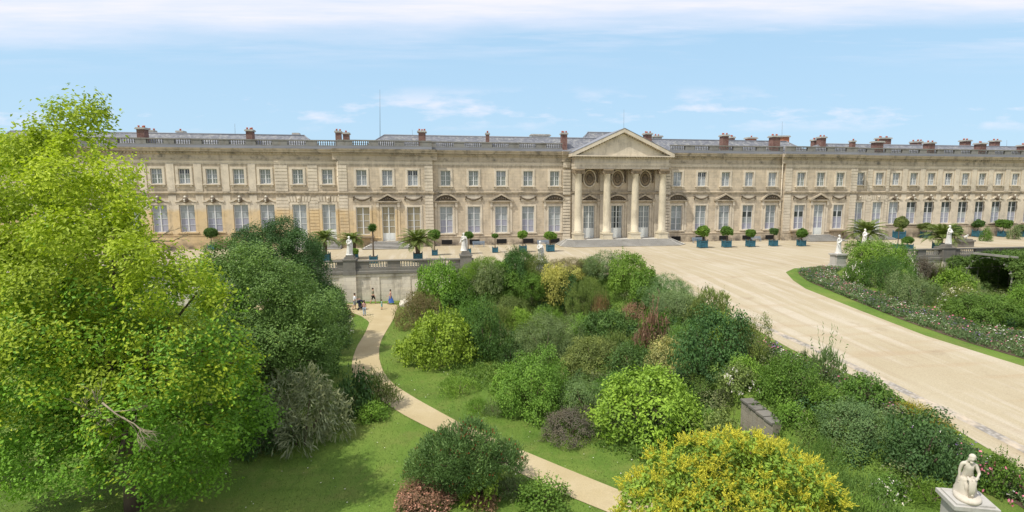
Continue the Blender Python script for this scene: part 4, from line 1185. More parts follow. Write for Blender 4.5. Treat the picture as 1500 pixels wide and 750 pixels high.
arms_fold = dict(la=((.07, -.06, -.26), (-.12, -.24, -.22)), ra=((-.07, -.06, -.26), (.10, -.24, -.30)))
statue('white draped statue on the parapet pier above the strolling visitors', 512, 373.5, 1.25 + .42, 27, .5, 1, pose=arms_fold, Y=YF + .42)
statue('white draped statue on the end pier of the parapet, beside the stairs', 679.5, 372, 1.5 + .42, 28, -.3, 2, pose=arms_up, fem=False, Y=YF + .42) if False else statue('white draped statue on the end pier of the parapet, beside the stairs', 679.5, 372, 1.92, 26, -.3, 2, pose=arms_up, Y=YF + .42)
statue('white draped statue on the right-hand parapet, beside the palm planter', 1388.5, 364.5, 1.62, 27, .2, 5, pose=arms_fold, Y=YF + .42)
def pedestal(label, x, y, h, w_=1.25, mat='grey_stone'):
    m = MB(); s = w_ / 2
    m.box(-s * 1.15, s * 1.15, -s * 1.15, s * 1.15, -.2, .22); m.box(-s * 1.05, s * 1.05, -s * 1.05, s * 1.05, .22, .34); m.box(-s * .92, s * .92, -s * .92, s * .92, .34, h - .24)
    m.box(-s * 1.0, s * 1.0, -s * 1.0, s * 1.0, h - .24, h - .16); m.box(-s * 1.12, s * 1.12, -s * 1.12, s * 1.12, h - .16, h)
    o = m.build('pedestal', M[mat], None, (x, y, gz(x, y))); tag(o, label, 'pedestal'); return o
for u, vt, lb, ls, sd, rz, ps_ in ((791, 381.5, 'grey stone pedestal rising out of the shrubs at the terrace edge', 'white statue leaning beside a stump, above the central shrubs', 3, -.2, arms_fold),
                          (1228, 371.5, 'grey stone pedestal at the tip of the right flower bed', 'white statue with bent arms, at the tip of the right flower bed', 4, .3, arms_up)):
    p = on_z(u, vt, 1.62); pedestal(lb, p[0], p[1], 1.62 - gz(p[0], p[1]), 1.35)
    statue(ls, u, vt, 1.622, 28 if u < 1000 else 27, rz, sd, nude=(u < 1000), pose=ps_)
p = on_z(1265.5, 372, 0); pedestal('small stone pedestal behind the right-hand shrubs', on_y(1265.5, 361, p[1] + 3)[0], p[1] + 3, .9, .9)
statue('white statue in front of the wide palm planter', 1265.5, 361, .902, 24, .2, 6, pose=arms_up, Y=p[1] + 3)
# pair of carved animals on a stone block
p = on_z(1409, 366, 0.0); p[0] = on_y(1409, 355, p[1] + 4)[0]
gb = MB(); gb.box(-1.5, 1.5, -.8, .8, 0, .9); gb.box(-1.65, 1.65, -.95, .95, .9, 1.12); gb.box(-1.3, 1.3, -.7, .7, 1.12, 1.3)
tag(gb.build('sculpture_base', M['parapet_stone'], None, (p[0], p[1] + 4, 0.012)), 'dark stone block under two carved animals', 'pedestal')
def beast(label, dx, face, s, headup):
    f = face
    J = {'rump': (-.42 * f, 0, .62, .20), 'belly': (0, 0, .60, .19), 'chest': (.40 * f, 0, .66, .24), 'neck': (.62 * f, 0, .86 + headup * .5, .17), 'head': (.82 * f, 0, .98 + headup, .15), 'muzzle': (1.02 * f, 0, .90 + headup, .085), 'tail': (-.66 * f, 0, .66, .04), 'tail2': (-.80 * f, .05, .35, .03)}
    E = [('rump', 'belly'), ('belly', 'chest'), ('chest', 'neck'), ('neck', 'head'), ('head', 'muzzle'), ('rump', 'tail'), ('tail', 'tail2')]
    for i, sy in enumerate((-.14, .14)):
        J[f'hk{i}'] = (-.46 * f + .12 * f * i, sy, .40, .10); J[f'hh{i}'] = (-.58 * f + .12 * f * i, sy, .22, .055); J[f'hf{i}'] = (-.50 * f + .12 * f * i, sy, .03, .06)
        J[f'fk{i}'] = (.42 * f + .14 * f * i, sy, .36, .085); J[f'ff{i}'] = (.46 * f + .14 * f * i, sy, .03, .06); J[f'ear{i}'] = (.76 * f, sy * .8, 1.13 + headup, .04)
        E += [('rump', f'hk{i}'), (f'hk{i}', f'hh{i}'), (f'hh{i}', f'hf{i}'), ('chest', f'fk{i}'), (f'fk{i}', f'ff{i}'), ('head', f'ear{i}')]
    J = {k: tuple(v * s for v in q_) for k, q_ in J.items()}
    o = link('animal_statue', skin_mesh('animal_statue', J, E, M['marble'], root='belly'), None, (p[0] + dx, p[1] + 4, 1.33)); tag(o, label, 'statue', 'carved animals on one block'); return o
beast('white carved animal with lowered head, left one on the dark block', -.55, -1, .62, -.18); beast('white carved animal with raised head, right one on the dark block', .55, 1, .58, .05)

# ---- the seated figure on its pedestal, lower right
p = on_z(1417, 728, -1.05); PX_, PY_ = p[0], p[1]; zt = -1.05; zg = gz(PX_ + .3, PY_)
m = MB(); hgt = zt - zg
m.box(-.72, .72, -.62, .62, -.6, .25); m.box(-.54, .54, -.46, .46, .25, hgt - .28); m.box(-.60, .60, -.52, .52, hgt - .28, hgt - .20); m.box(-.68, .68, -.60, .60, hgt - .20, hgt - .06); m.box(-.57, .57, -.50, .50, hgt - .06, hgt)
tag(m.build('pedestal', M['grey_stone'], None, (PX_, PY_, zg), -.35), 'broad grey moulded stone pedestal under the seated figure', 'pedestal')
J, E = body(hip=(0, .06, .70), lean=.12, head=(.05, -.08),
            la=((.08, -.12, -.25), (-.02, -.33, -.30)), ra=((-.05, .03, -.28), (-.05, .0, -.55)),
            ll=((.02, -.36, -.02), (-.05, -.34, -.42)), rl=((.03, -.27, -.27), (.04, -.30, -.66)))
for k in list(J):
    a, b, c, r_ = J[k]; J[k] = (a, b, c, r_ * (1.06 if 'f' in k or 'wr' in k else 1.22))
S_ = .95
J = {k: tuple(v * S_ for v in q_) for k, q_ in J.items()}
so = link('statue', skin_mesh('statue', J, E, M['old_marble'], 3), None, (PX_, PY_ + .05, zt + .06), -.6); tag(so, 'weathered seated nude statue with bowed head, one hand on its knee', 'statue', 'white statues of the terrace')
m = MB(); rg = random.Random(2); n = 18; rows = 8; vs = []
for j in range(rows):
    t = j / (rows - 1)
    for i in range(n):
        a = 2 * PI * i / n; r_ = (.33 - .10 * t) * (1 + .10 * math.sin(3 * a + 2 * t) + rg.uniform(-.06, .06)); vs.append((-.02 + r_ * math.cos(a), .10 + r_ * .95 * math.sin(a) - .05 * (1 - t), .66 * S_ * t))
m.add(vs, [(j * n + i, j * n + (i + 1) % n, (j + 1) * n + (i + 1) % n, (j + 1) * n + i) for j in range(rows - 1) for i in range(n)] + [[(rows - 1) * n + i for i in range(n)]], 0, True)
m.build('rock_seat', M['old_marble'], so)
m = MB(); m.lathe([(.42, -.06), (.44, 0), (.40, .07)], (0, -.12, 0), 20, sx=.9, sy=1.15); m.build('base', M['old_marble'], so)
m = MB()
for i in range(4):
    f = i / 3; m.tube([(-.06 + .16 * f, -.20 - .12 * f, .72), (-.02 + .14 * f, -.36, .66 - .04 * math.sin(6 * f)), (-.01 + .10 * f, -.38, .36), (.0 + .08 * f, -.34 + .04 * f, .06)], [.04, .05, .045, .04], 7)
m.build('drapery', M['old_marble'], so)
h = J['head']; m = MB(); m.ball((h[0], h[1] + .03, h[2] + .035), .108, 12, 8); m.ball((h[0], h[1] + .08, h[2] - .03), .065, 8, 6); m.build('hair', M['old_marble'], so)
m = MB(); jw = J['jaw']; m.ball((jw[0], jw[1] - .055, jw[2] - .05), .055, 8, 6)
for s in (-1, 1): m.ball((h[0] + s * .088, h[1] + .0, h[2] - .035), .024, 6, 5)
m.build('beard', M['old_marble'], so)
# ================================================================ foliage machinery
NR = np.random.default_rng(11)
class Leaves:
    def __init__(s): s.P = []; s.T = []; s.N = []; s.L = []; s.A = []; s.t = []; s.m = []; s.fold = []
    def add(s, P, T, N, L, asp, tint, mat=0, fold=.12):
        n = len(P); bc = lambda v: np.broadcast_to(np.asarray(v, float), (n,)).copy()
        s.P.append(np.asarray(P, float)); s.T.append(T); s.N.append(N); s.L.append(bc(L)); s.A.append(bc(asp)); s.t.append(bc(tint)); s.m.append(np.broadcast_to(np.asarray(mat, int), (n,)).copy()); s.fold.append(bc(fold))
    def mesh(s, name, mats, extra=None):
        P = np.concatenate(s.P); T = np.concatenate(s.T); N = np.concatenate(s.N); L = np.concatenate(s.L)[:, None]; A = np.concatenate(s.A)[:, None]; F = np.concatenate(s.fold)[:, None]
        nz = lambda v: v / np.maximum(np.linalg.norm(v, axis=1, keepdims=True), 1e-9)
        T = nz(T); Bv = nz(np.cross(N, T)); N = np.cross(T, Bv)
        v = np.stack([P - T * L * .5, P + Bv * L * A * .5 + N * L * F, P + T * L * .5, P - Bv * L * A * .5 + N * L * F], 1).reshape(-1, 3)
        n = len(P); tint = np.concatenate(s.t); mi = np.concatenate(s.m)
        idx = np.arange(4 * n, dtype=np.int32)
        nv, nf = 4 * n, n; loops = idx; starts = np.arange(0, 4 * n, 4, dtype=np.int32)
        sm = np.zeros(nf, bool)
        if extra is not None and extra.f:
            ev = np.array(extra.v); el = [i + nv for f in extra.f for i in f]; lens = np.array([len(f) for f in extra.f]); es = 4 * n + np.r_[0, np.cumsum(lens)[:-1]]
            v = np.concatenate([v, ev]); loops = np.r_[loops, np.array(el, np.int32)]; starts = np.r_[starts, es.astype(np.int32)]
            tint = np.r_[tint, np.full(len(extra.f), .5)]; mi = np.r_[mi, np.array(extra.m)]; sm = np.r_[sm, np.array(extra.s)]
        me = bpy.data.meshes.new(name)
        me.vertices.add(len(v)); me.vertices.foreach_set('co', v.astype(np.float32).ravel())
        me.loops.add(len(loops)); me.loops.foreach_set('vertex_index', loops)
        me.polygons.add(len(starts)); me.polygons.foreach_set('loop_start', starts)
        for m_ in mats: me.materials.append(M[m_])
        me.polygons.foreach_set('material_index', mi.astype(np.int32)); me.polygons.foreach_set('use_smooth', sm)
        me.update(calc_edges=True)
        a = me.attributes.new('tint', 'FLOAT', 'FACE'); a.data.foreach_set('value', tint.astype(np.float32))
        return me
def unit(n, rg=NR):
    v = rg.normal(size=(n, 3)); return v / np.linalg.norm(v, axis=1, keepdims=True)

GAP = [0.0]
def crown(lv, lumps, sub, per, subr, L, asp, style='round', zlo=-9, mat=0, matf=None, rg=NR, inner=.70, tintb=.5, droop=.0, pad=.45, nn=.5):
    """leaf clumps over the outside of overlapping lumps. lumps: (cx,cy,cz, rx,ry,rz). sub = clumps per unit area."""
    Cn = np.array([l[:3] for l in lumps]); Rn = np.array([l[3:6] for l in lumps])
    for k in range(len(lumps)):
        c, r = Cn[k], Rn[k]; area = 4 * PI * (r[0] * r[1] * r[2]) ** (2 / 3); n = max(6, int(sub * area))
        d = unit(n, rg); d = d[(d[:, 2] > -.75)]; rad = rg.uniform(.70, 1.04, len(d))
        p = c + d * r * rad[:, None]
        keep = p[:, 2] > zlo
        for j in range(len(lumps)):
            if j != k and np.linalg.norm(Cn[j] - c) < (Rn[j].max() + r.max()):
                keep &= (np.linalg.norm((p - Cn[j]) / Rn[j], axis=1) > inner)
        if GAP[0]:
            g_ = np.sin(p[:, 0] * 2.1 + 1.3 * np.sin(p[:, 2] * 1.7)) + np.sin(p[:, 1] * 2.4 + p[:, 2]) + np.sin(p[:, 2] * 2.9 + .8 * p[:, 0])
            keep &= g_ < GAP[0]
        p, d = p[keep], d[keep]; n = len(p)
        if not n: continue
        lt = tintb + rg.normal(0, .14); ct = np.clip(lt + rg.normal(0, .17, n), 0, 1)
        nl = rg.poisson(per, n); ii = np.repeat(np.arange(n), nl); q = len(ii)
        off = rg.normal(size=(q, 3)) * subr; off -= d[ii] * (np.sum(off * d[ii], 1, keepdims=True)) * pad
        P = p[ii] + off; ok = P[:, 2] > zlo; P, ii = P[ok], ii[ok]; q = len(P)
        N = d[ii] * .75 + np.array([0, 0, .55]) + rg.normal(size=(q, 3)) * nn
        if style == 'round': T = np.cross(N, unit(q, rg)) + np.array([0, 0, -droop])
        elif style == 'up': T = d[ii] * .55 + np.array([0, 0, .75]) + rg.normal(size=(q, 3)) * .4; N = np.cross(T, unit(q, rg))
        else: T = d[ii] * .9 + np.array([0, 0, -.35]) + rg.normal(size=(q, 3)) * .35; N = np.cross(T, unit(q, rg))
        mm = mat if matf is None else matf(P, ii, n)
        lv.add(P, T, N, L * rg.uniform(.65, 1.25, q), asp, np.clip(ct[ii] + rg.normal(0, .13, q), 0, 1), mm)

def shoots(lv, pts, dirs, ln, L, asp, rg=NR, mat=0, tint=.6, per=9):
    for p, d in zip(pts, dirs):
        t = np.linspace(.05, 1, per); b = rg.normal(0, .12, 3)
        P = p + np.outer(t, d) * ln + np.outer(t ** 2, b) * ln
        T = unit(per, rg) * .9 + d * .7; lv.add(P, T, np.cross(T, unit(per, rg)), L * (1.1 - .5 * t), asp, np.clip(tint + rg.normal(0, .1, per), 0, 1), mat)

STYLE = {   # leaf length in m, aspect, orientation, clump radius (m), leaves per clump, clumps per m2
    'broad': (.20, .55, 'round', .22, 21, 2.8), 'round': (.125, .60, 'round', .19, 36, 3.5), 'fine': (.10, .48, 'round', .18, 40, 4.0),
    'feather': (.20, .15, 'up', .20, 34, 4.2), 'spiky': (.30, .20, 'up', .16, 10, 5.0), 'droop': (.30, .15, 'droop', .18, 15, 5.5)}
shrub_cache = {}
def shrub_mesh(style, size, seed, blossom=None):
    key = (style, size, seed, blossom)
    if key in shrub_cache: return shrub_cache[key]
    R_ = {'S': 1.1, 'M': 1.9, 'L': 3.0}[size]; rg = np.random.default_rng(1000 + seed * 17 + len(style) * 5 + int(R_ * 10))
    L, asp, ori, sr, per, dens = STYLE[style]
    lumps = [(0, 0, .40, .70, .70, .48)]; n = {'S': 9, 'M': 15, 'L': 22}[size]; r0 = {'S': .40, 'M': .34, 'L': .29}[size]
    for i in range(n):
        a = 2.399963 * i + rg.uniform(-.4, .4); e = math.asin(min(.98, (i + .5) / n)); k = rg.uniform(.54, .90)
        r_ = r0 * rg.uniform(.6, 1.4)
        lumps.append((k * math.cos(a) * math.cos(e), k * math.sin(a) * math.cos(e), .12 + .76 * k * math.sin(e) + rg.uniform(-.05, .07), r_, r_, r_ * .85))
    lv = Leaves(); lumps_m = [tuple(v * R_ for v in l) for l in lumps]
    crown(lv, lumps_m, dens, per, sr, L, asp, ori, zlo=.02 * R_, rg=rg, inner=.66)
    ns = {'S': 14, 'M': 26, 'L': 40}[size]; d = unit(ns, rg); d[:, 2] = np.abs(d[:, 2]) + .5; d /= np.linalg.norm(d, axis=1, keepdims=True)
    shoots(lv, d * np.array([.78, .78, .80]) * R_, d * .6 + np.array([0, 0, .6]), .55 if style != 'spiky' else .8, L, asp, rg)
    mats = ['leaf']
    if blossom:
        mats.append(blossom); pn = int((90 if blossom == 'smoke_pink' else 26) * R_ * R_); d = unit(pn, rg); d[:, 2] = np.abs(d[:, 2]); P = d * np.array([.98, .98, .94]) * R_ * rg.uniform(.86, 1.04, (pn, 1))
        for _ in range(4):
            Q = P + rg.normal(0, .06, P.shape); T = unit(pn, rg); lv.add(Q, T, d + unit(pn, rg) * .6, .13, .8, rg.uniform(.3, .9, pn), 1)
    st = MB()
    for i in range(5):
        a = i * 1.3; st.tube([(0.1 * math.cos(a), .1 * math.sin(a), -.3 * R_), (.25 * R_ * math.cos(a), .25 * R_ * math.sin(a), .25 * R_), (.5 * R_ * math.cos(a), .5 * R_ * math.sin(a), .55 * R_)], [.05, .04, .02], 5, len(mats))
    mats.append('bark')
    me = lv.mesh('shrub', mats, st); me.transform(Matrix.Diagonal((1 / R_, 1 / R_, 1 / R_, 1)))
    shrub_cache[key] = me; return me

G = dict(palm=(.17, .22, .06), mid=(.105, .20, .032), bright=(.16, .275, .04), lime=(.20, .30, .038), tam=(.22, .25, .145), dark=(.078, .15, .036), deep=(.062, .125, .036), olive=(.155, .20, .055), grey=(.165, .225, .09),
         bluegrey=(.135, .215, .078), brown=(.19, .17, .085), purple=(.12, .105, .075), yellow=(.42, .41, .11), cream=(.33, .32, .12), red=(.25, .145, .095), tan=(.27, .19, .09), gold=(.36, .30, .035), feath=(.15, .26, .055), lawn=(.11, .19, .035))
_sd = [0]
def shrub(u, v, rx, ry, style, col, label, blossom=None, name='shrub', cat='shrub', group='shrubs of the garden borders', tall=None, xy=None, dep_=None):
    _sd[0] += 1; p, dep = ground(u, v + ry)
    toh = np.array([p[0] - CAM[0], p[1] - CAM[1]]); dh = np.linalg.norm(toh); toh /= dh
    Rr_ = rx * dep / FOC; sphi = (CAM[2] - p[2]) / math.hypot(dh, CAM[2] - p[2]); cphi = math.sqrt(1 - sphi ** 2)
    mass = 590 < u < 1125 and v < 690; Rr_ *= 1.24 if mass else 1.06; H = (1.20 if mass else 1.08) * (2 * ry * dep / FOC - Rr_ * .75 * sphi) / cphi; H = min(max(H, .55 * Rr_), 2.6 * Rr_) if tall is None else tall
    x, y = p[0] + toh[0] * Rr_ * .85, p[1] + toh[1] * Rr_ * .85
    if dep_:
        q_ = CAM + ray(u, v) * dep_; x, y = q_[0], q_[1]; Rr_ = rx * dep_ / FOC; H = (CAM + ray(u, v - ry) * dep_)[2] - gz(x, y) + .05
    if xy: x, y, Rr_, H = xy
    size = 'S' if Rr_ < 1.35 else ('M' if Rr_ < 2.4 else 'L')
    o = link(name, shrub_mesh(style, size, _sd[0] % 3, blossom), None, (x, y, gz(x, y) - .05), NR.uniform(0, 6.28)); o.scale = (Rr_, Rr_ * NR.uniform(.85, 1.1), H)
    c = np.array(G[col]) * (1.14 if mass else 1.0) * NR.uniform(.9, 1.12) * np.array([NR.uniform(.93, 1.07), 1, NR.uniform(.9, 1.1)]); o.color = (*np.clip(c, 0, 1), 1)
    tag(o, label, cat, group); return o

DEP = {(1322, 378): 71, (1350, 391): 71.5, (1376, 396): 71, (1412, 410): 66, (1279, 372): 65}
# ================================================================ the shrubs, from the photograph (centre, half width, half height)
for row in [
 # central mass, back row to front
 (645, 424, 34, 37, 'broad', 'bright', 'bright broad-leaved shrub against the terrace wall beside the stairs'),
 (760, 399, 27, 18, 'spiky', 'dark', 'dark upright evergreen shrub just left of the leaning white statue'),
 (755, 418, 18, 24, 'round', 'deep', 'narrow blue-dark shrub under the upright evergreen by the statue'),
 (786, 420, 21, 18, 'feather', 'olive', 'light olive feathery shrub below the statue pedestal'),
 (829, 406, 29, 13, 'fine', 'brown', 'brownish twiggy shrub right of the statue pedestal'),
 (863, 401, 19, 11, 'round', 'olive', 'small yellowish olive shrub on the terrace edge'),
 (712, 421, 29, 15, 'feather', 'bright', 'grassy light green shrub below the terracotta pots'),
 (622, 446, 20, 17, 'round', 'olive', 'low olive shrub at the foot of the stairs'),
 (690, 428, 27, 32, 'round', 'mid', 'tall mid green shrub hiding the upper stairs'),
 (738, 430, 23, 17, 'round', 'bright', 'fresh green shrub under the right terracotta pot'),
 (671, 448, 25, 17, 'round', 'mid', 'mid green rounded shrub in front of the stairs'),
 (693, 468, 22, 18, 'round', 'mid', 'plain green shrub behind the tall dark one and the magnolia'),
 (745, 458, 20, 16, 'fine', 'olive', 'small twiggy olive shrub in the dip left of the fresh green one'),
 (800, 470, 22, 16, 'droop', 'mid', 'drooping green shrub behind the large grey-green dome'),
 (850, 486, 20, 17, 'round', 'bright', 'light green shrub between the grey-green dome and the glossy laurel'),
 (905, 512, 20, 16, 'feather', 'olive', 'wispy olive shrub just under the glossy laurel'),
 (640, 474, 18, 13, 'fine', 'olive', 'low olive shrub behind the magnolia near the path bend'),
 (1000, 538, 18, 18, 'round', 'olive', 'olive shrub tucked between the cream shrub and the tall dark dome'),
 (1088, 548, 20, 17, 'round', 'bright', 'yellow-green shrub right of the tall dark dome'),
 (900, 574, 28, 20, 'round', 'mid', 'green shrub behind the largest lime shrub'),
 (1003, 600, 20, 20, 'round', 'mid', 'green shrub between the largest lime shrub and the tall dark dome'),
 (611, 459, 25, 28, 'fine', 'brown', 'brown-green cotoneaster shrub at the bend of the path'),
 (722, 437, 25, 20, 'droop', 'grey', 'grey-green willowy shrub in the middle of the back row'),
 (775, 446, 28, 22, 'round', 'mid', 'fresh green shrub left of the yellow variegated one'),
 (812, 440, 22, 26, 'round', 'yellow', 'pale yellow variegated shrub in the back of the mass'),
 (836, 424, 22, 11, 'round', 'yellow', 'thin yellow variegated shrub top beside the brownish twigs'),
 (831, 446, 17, 20, 'broad', 'deep', 'blue-dark laurel shrub overlapping the yellow variegated one'),
 (880, 419, 32, 20, 'fine', 'bluegrey', 'blue-grey rounded shrub at the gravel edge'),
 (922, 413, 30, 27, 'broad', 'bright', 'yellow-green large-leaved shrub at the gravel edge'),
 (945, 433, 22, 20, 'broad', 'mid', 'green large-leaved shrub beneath the yellow-green one'),
 (977, 438, 37, 24, 'fine', 'bluegrey', 'broad grey-green dome beside the start of the ramp'),
 (994, 463, 40, 25, 'fine', 'grey', 'second grey-green dome, lower and nearer than its neighbour'),
 (1040, 462, 27, 23, 'spiky', 'olive', 'spiky olive shrub on the ramp edge'),
 (861, 448, 30, 27, 'feather', 'olive', 'tall grassy olive clump with bleached stalks behind'),
 (880, 452, 10, 15, 'feather', 'tan', 'tuft of straw-coloured dead stalks'),
 (925, 466, 15, 13, 'fine', 'red', 'small dusty red shrub above the red-brown one'),
 (955, 497, 20, 24, 'spiky', 'red', 'red-brown smoke bush in the heart of the mass'),
 (976, 483, 22, 17, 'round', 'mid', 'neat green bush right of the red-brown smoke bush'),
 (890, 487, 40, 28, 'broad', 'dark', 'glossy dark green laurel below the straw-coloured stalks'),
 (763, 476, 19, 18, 'round', 'lime', 'small yellow-green shrub behind the large grey dome'),
 (727, 474, 26, 23, 'feather', 'olive', 'wispy olive shrub behind the tall dark one'),
 (710, 494, 27, 40, 'round', 'dark', 'tall dark green shrub touching the bright magnolia'),
 (648, 504, 51, 42, 'broad', 'lime', 'large yellow-green magnolia at the lawn edge'),
 (747, 522, 16, 18, 'round', 'deep', 'small dark shrub between the magnolia and the grey dome'),
 (800, 504, 46, 36, 'fine', 'grey', 'large grey-green dome in the centre of the mass'),
 (1010, 507, 26, 21, 'feather', 'feath', 'feathery green shrub below the second grey dome'),
 (1052, 492, 24, 21, 'round', 'lime', 'yellow-green shrub near the ramp flower bed'),
 (1092, 506, 29, 33, 'fine', 'olive', 'loose grey-olive shrub next to the ramp flower bed'),
 (868, 530, 46, 32, 'round', 'olive', 'wide olive-green shrub under the glossy laurel'),
 (921, 541, 36, 28, 'round', 'dark', 'dark green shrub right of the wide olive one'),
 (974, 538, 26, 26, 'round', 'cream', 'cream variegated shrub beside the tall dark dome'),
 (1041, 560, 46, 45, 'round', 'deep', 'tall dark dome of evergreen above the low stone wall'),
 (778, 574, 49, 44, 'round', 'bright', 'wide fresh green shrub at the edge of the lawn'),
 (853, 589, 35, 26, 'fine', 'bluegrey', 'grey-blue rounded shrub left of the large lime shrub'),
 (832, 632, 42, 24, 'fine', 'purple', 'low mauve-brown shrub at the lawn edge'),
 (951, 611, 78, 56, 'broad', 'lime', 'largest lime-green shrub, with long hanging leaves'),
 (727, 602, 16, 12, 'feather', 'grey', 'small grey weed clump on the lawn'),
 (700, 598, 14, 10, 'feather', 'bright', 'pale green tuft in the rough grass by the grey weed'),
 (672, 570, 22, 13, 'feather', 'bright', 'loose green tuft below the magnolia'),
 (1031, 636, 37, 22, 'feather', 'feath', 'low feathery green shrub right of the largest lime shrub'),
 (1078, 617, 22, 17, 'round', 'olive', 'white-flowered shrub at the end of the low stone wall', 'blossom_white'),
 # between the low wall and the ramp
 (1154, 562, 46, 37, 'round', 'mid', 'green bushy shrub at the head of the low stone wall'),
 (1208, 538, 24, 26, 'spiky', 'bluegrey', 'upright grey-green shrub rising over the gutter'),
 (1178, 510, 6, 20, 'spiky', 'dark', 'single thin dark shoot standing above the hedge'),
 (1262, 580, 40, 26, 'broad', 'mid', 'mid green broad-leaved shrub against the ramp lawn'),
 (1205, 596, 32, 22, 'round', 'mid', 'rounded shrub in front of the upright grey-green one'),
 (1158, 612, 22, 18, 'round', 'bright', 'light green small shrub above the low wall coping'),
 (1251, 634, 52, 34, 'fine', 'bluegrey', 'large dull grey-green shrub left of the dark evergreen'),
 (1345, 668, 62, 50, 'round', 'deep', 'large dark evergreen behind the seated statue'),
 (1331, 608, 24, 14, 'feather', 'gold', 'golden yellow shrub between the evergreen and the ramp'),
 (1377, 626, 16, 11, 'feather', 'gold', 'smaller golden shrub nearest the ramp lawn'),
 (1300, 730, 26, 18, 'round', 'mid', 'white rose bush below the dark evergreen', 'blossom_white'),
 (1360, 735, 34, 18, 'feather', 'bright', 'low bright foliage plant left of the seated statue pedestal'),
 (1462, 706, 34, 28, 'round', 'mid', 'leafy bedding shrub with pink flowers right of the seated statue', 'blossom_pink'),
 # right-hand garden
 (1279, 372, 44, 25, 'round', 'bright', 'large light green shrub in front of the wide palm'),
 (1299, 401, 31, 28, 'fine', 'dark', 'dark green dome in front of the large light green shrub'),
 (1254, 402, 19, 17, 'round', 'mid', 'small pale shrub left of the dark dome by the flower bed', 'blossom_white'),
 (1322, 378, 22, 14, 'round', 'mid', 'rose shrub with white flowers against the right parapet', 'blossom_white'),
 (1350, 391, 19, 13, 'round', 'purple', 'dark purple-leaved shrub at the foot of the right terrace wall'),
 (1376, 396, 14, 11, 'feather', 'olive', 'small olive shrub under the right statue pier'),
 (1337, 427, 33, 23, 'fine', 'grey', 'grey-olive dome beside the flower bed'),
 (1412, 410, 20, 12, 'feather', 'grey', 'soft grey shrub in front of the arbour opening'),
 (1394, 418, 27, 21, 'broad', 'bright', 'bright large-leaved shrub right of the grey-olive dome'),
 (1405, 440, 28, 20, 'round', 'olive', 'white-flowered olive shrub at the bed edge', 'blossom_white'),
 (1440, 454, 52, 25, 'round', 'mid', 'wide green shrub filling the bank before the arbour'),
 (1492, 450, 26, 28, 'round', 'bright', 'green shrub at the right picture edge'),
 # left of the path
 (446, 616, 62, 56, 'droop', 'tam', 'big grey feathery tamarisk beside the path lawn'),
 (382, 632, 45, 42, 'round', 'deep', 'dark shrub in the shade between the two left trees'),
 (519, 586, 27, 29, 'broad', 'deep', 'dark glossy shrub right of the grey tamarisk'),
 (548, 578, 30, 26, 'feather', 'olive', 'airy olive shrub overhanging the path'),
 (548, 607, 24, 15, 'round', 'bright', 'small bright green cushion shrub beside the path'),
 (500, 476, 19, 17, 'round', 'grey', 'white-flecked grey shrub on the small lawn by the path', 'blossom_white'),
 (507, 459, 9, 7, 'round', 'red', 'tiny orange-red bush at the path junction'),
 (492, 438, 15, 16, 'round', 'mid', 'green shrub against the terrace wall beside the left trees'),
 (468, 520, 36, 40, 'round', 'dark', 'dark green shrub on the left lawn under the big dark tree'),
 # foreground
 (622, 738, 46, 24, 'round', 'red', 'dusty pink smoke bush at the bottom edge', 'smoke_pink'),
 (705, 720, 34, 25, 'broad', 'lime', 'lime-green shrub between the pink smoke bush and the path'),
 (712, 745, 22, 12, 'spiky', 'red', 'dark red-leaved shrub at the bottom edge'),
 (790, 737, 42, 24, 'round', 'mid', 'mid green shrub at the bottom edge beside the path'),
 (748, 722, 26, 15, 'feather', 'grey', 'grey-brown tuft between the lime shrub and the path'),
 (598, 735, 18, 10, 'feather', 'grey', 'pale grey foliage plant left of the pink smoke bush'),
]:
    shrub(*row[:7], *(row[7:]), dep_=DEP.get((row[0], row[1])))

for x, y, r_, h, lb in ((-16.4, -71.0, 1.3, 2.3, 'feathery pale green shrub hiding the end of the low stone wall'), (-15.3, -73.2, 1.7, 2.7, 'larger feathery green shrub leaning on the low stone wall'),
                        (-14.6, -75.3, 1.6, 2.2, 'feathery green shrub against the low wall nearest the seated statue'), (-15.8, -76.3, 1.6, 2.3, 'low feathery green shrub at the right foot of the golden rain tree')):
    shrub(1200, 640, 30, 20, 'feather', 'feath', lb, xy=(x, y, r_, h))
shrub(1090, 640, 30, 20, 'round', 'olive', 'leafy olive shrub at the foot of the low stone wall', xy=(-15.9, -66.9, 1.2, 2.0)); shrub(1120, 650, 30, 20, 'fine', 'mid', 'small-leaved green shrub under the low stone wall, beside the golden rain tree', xy=(-15.8, -69.1, 1.3, 1.8))
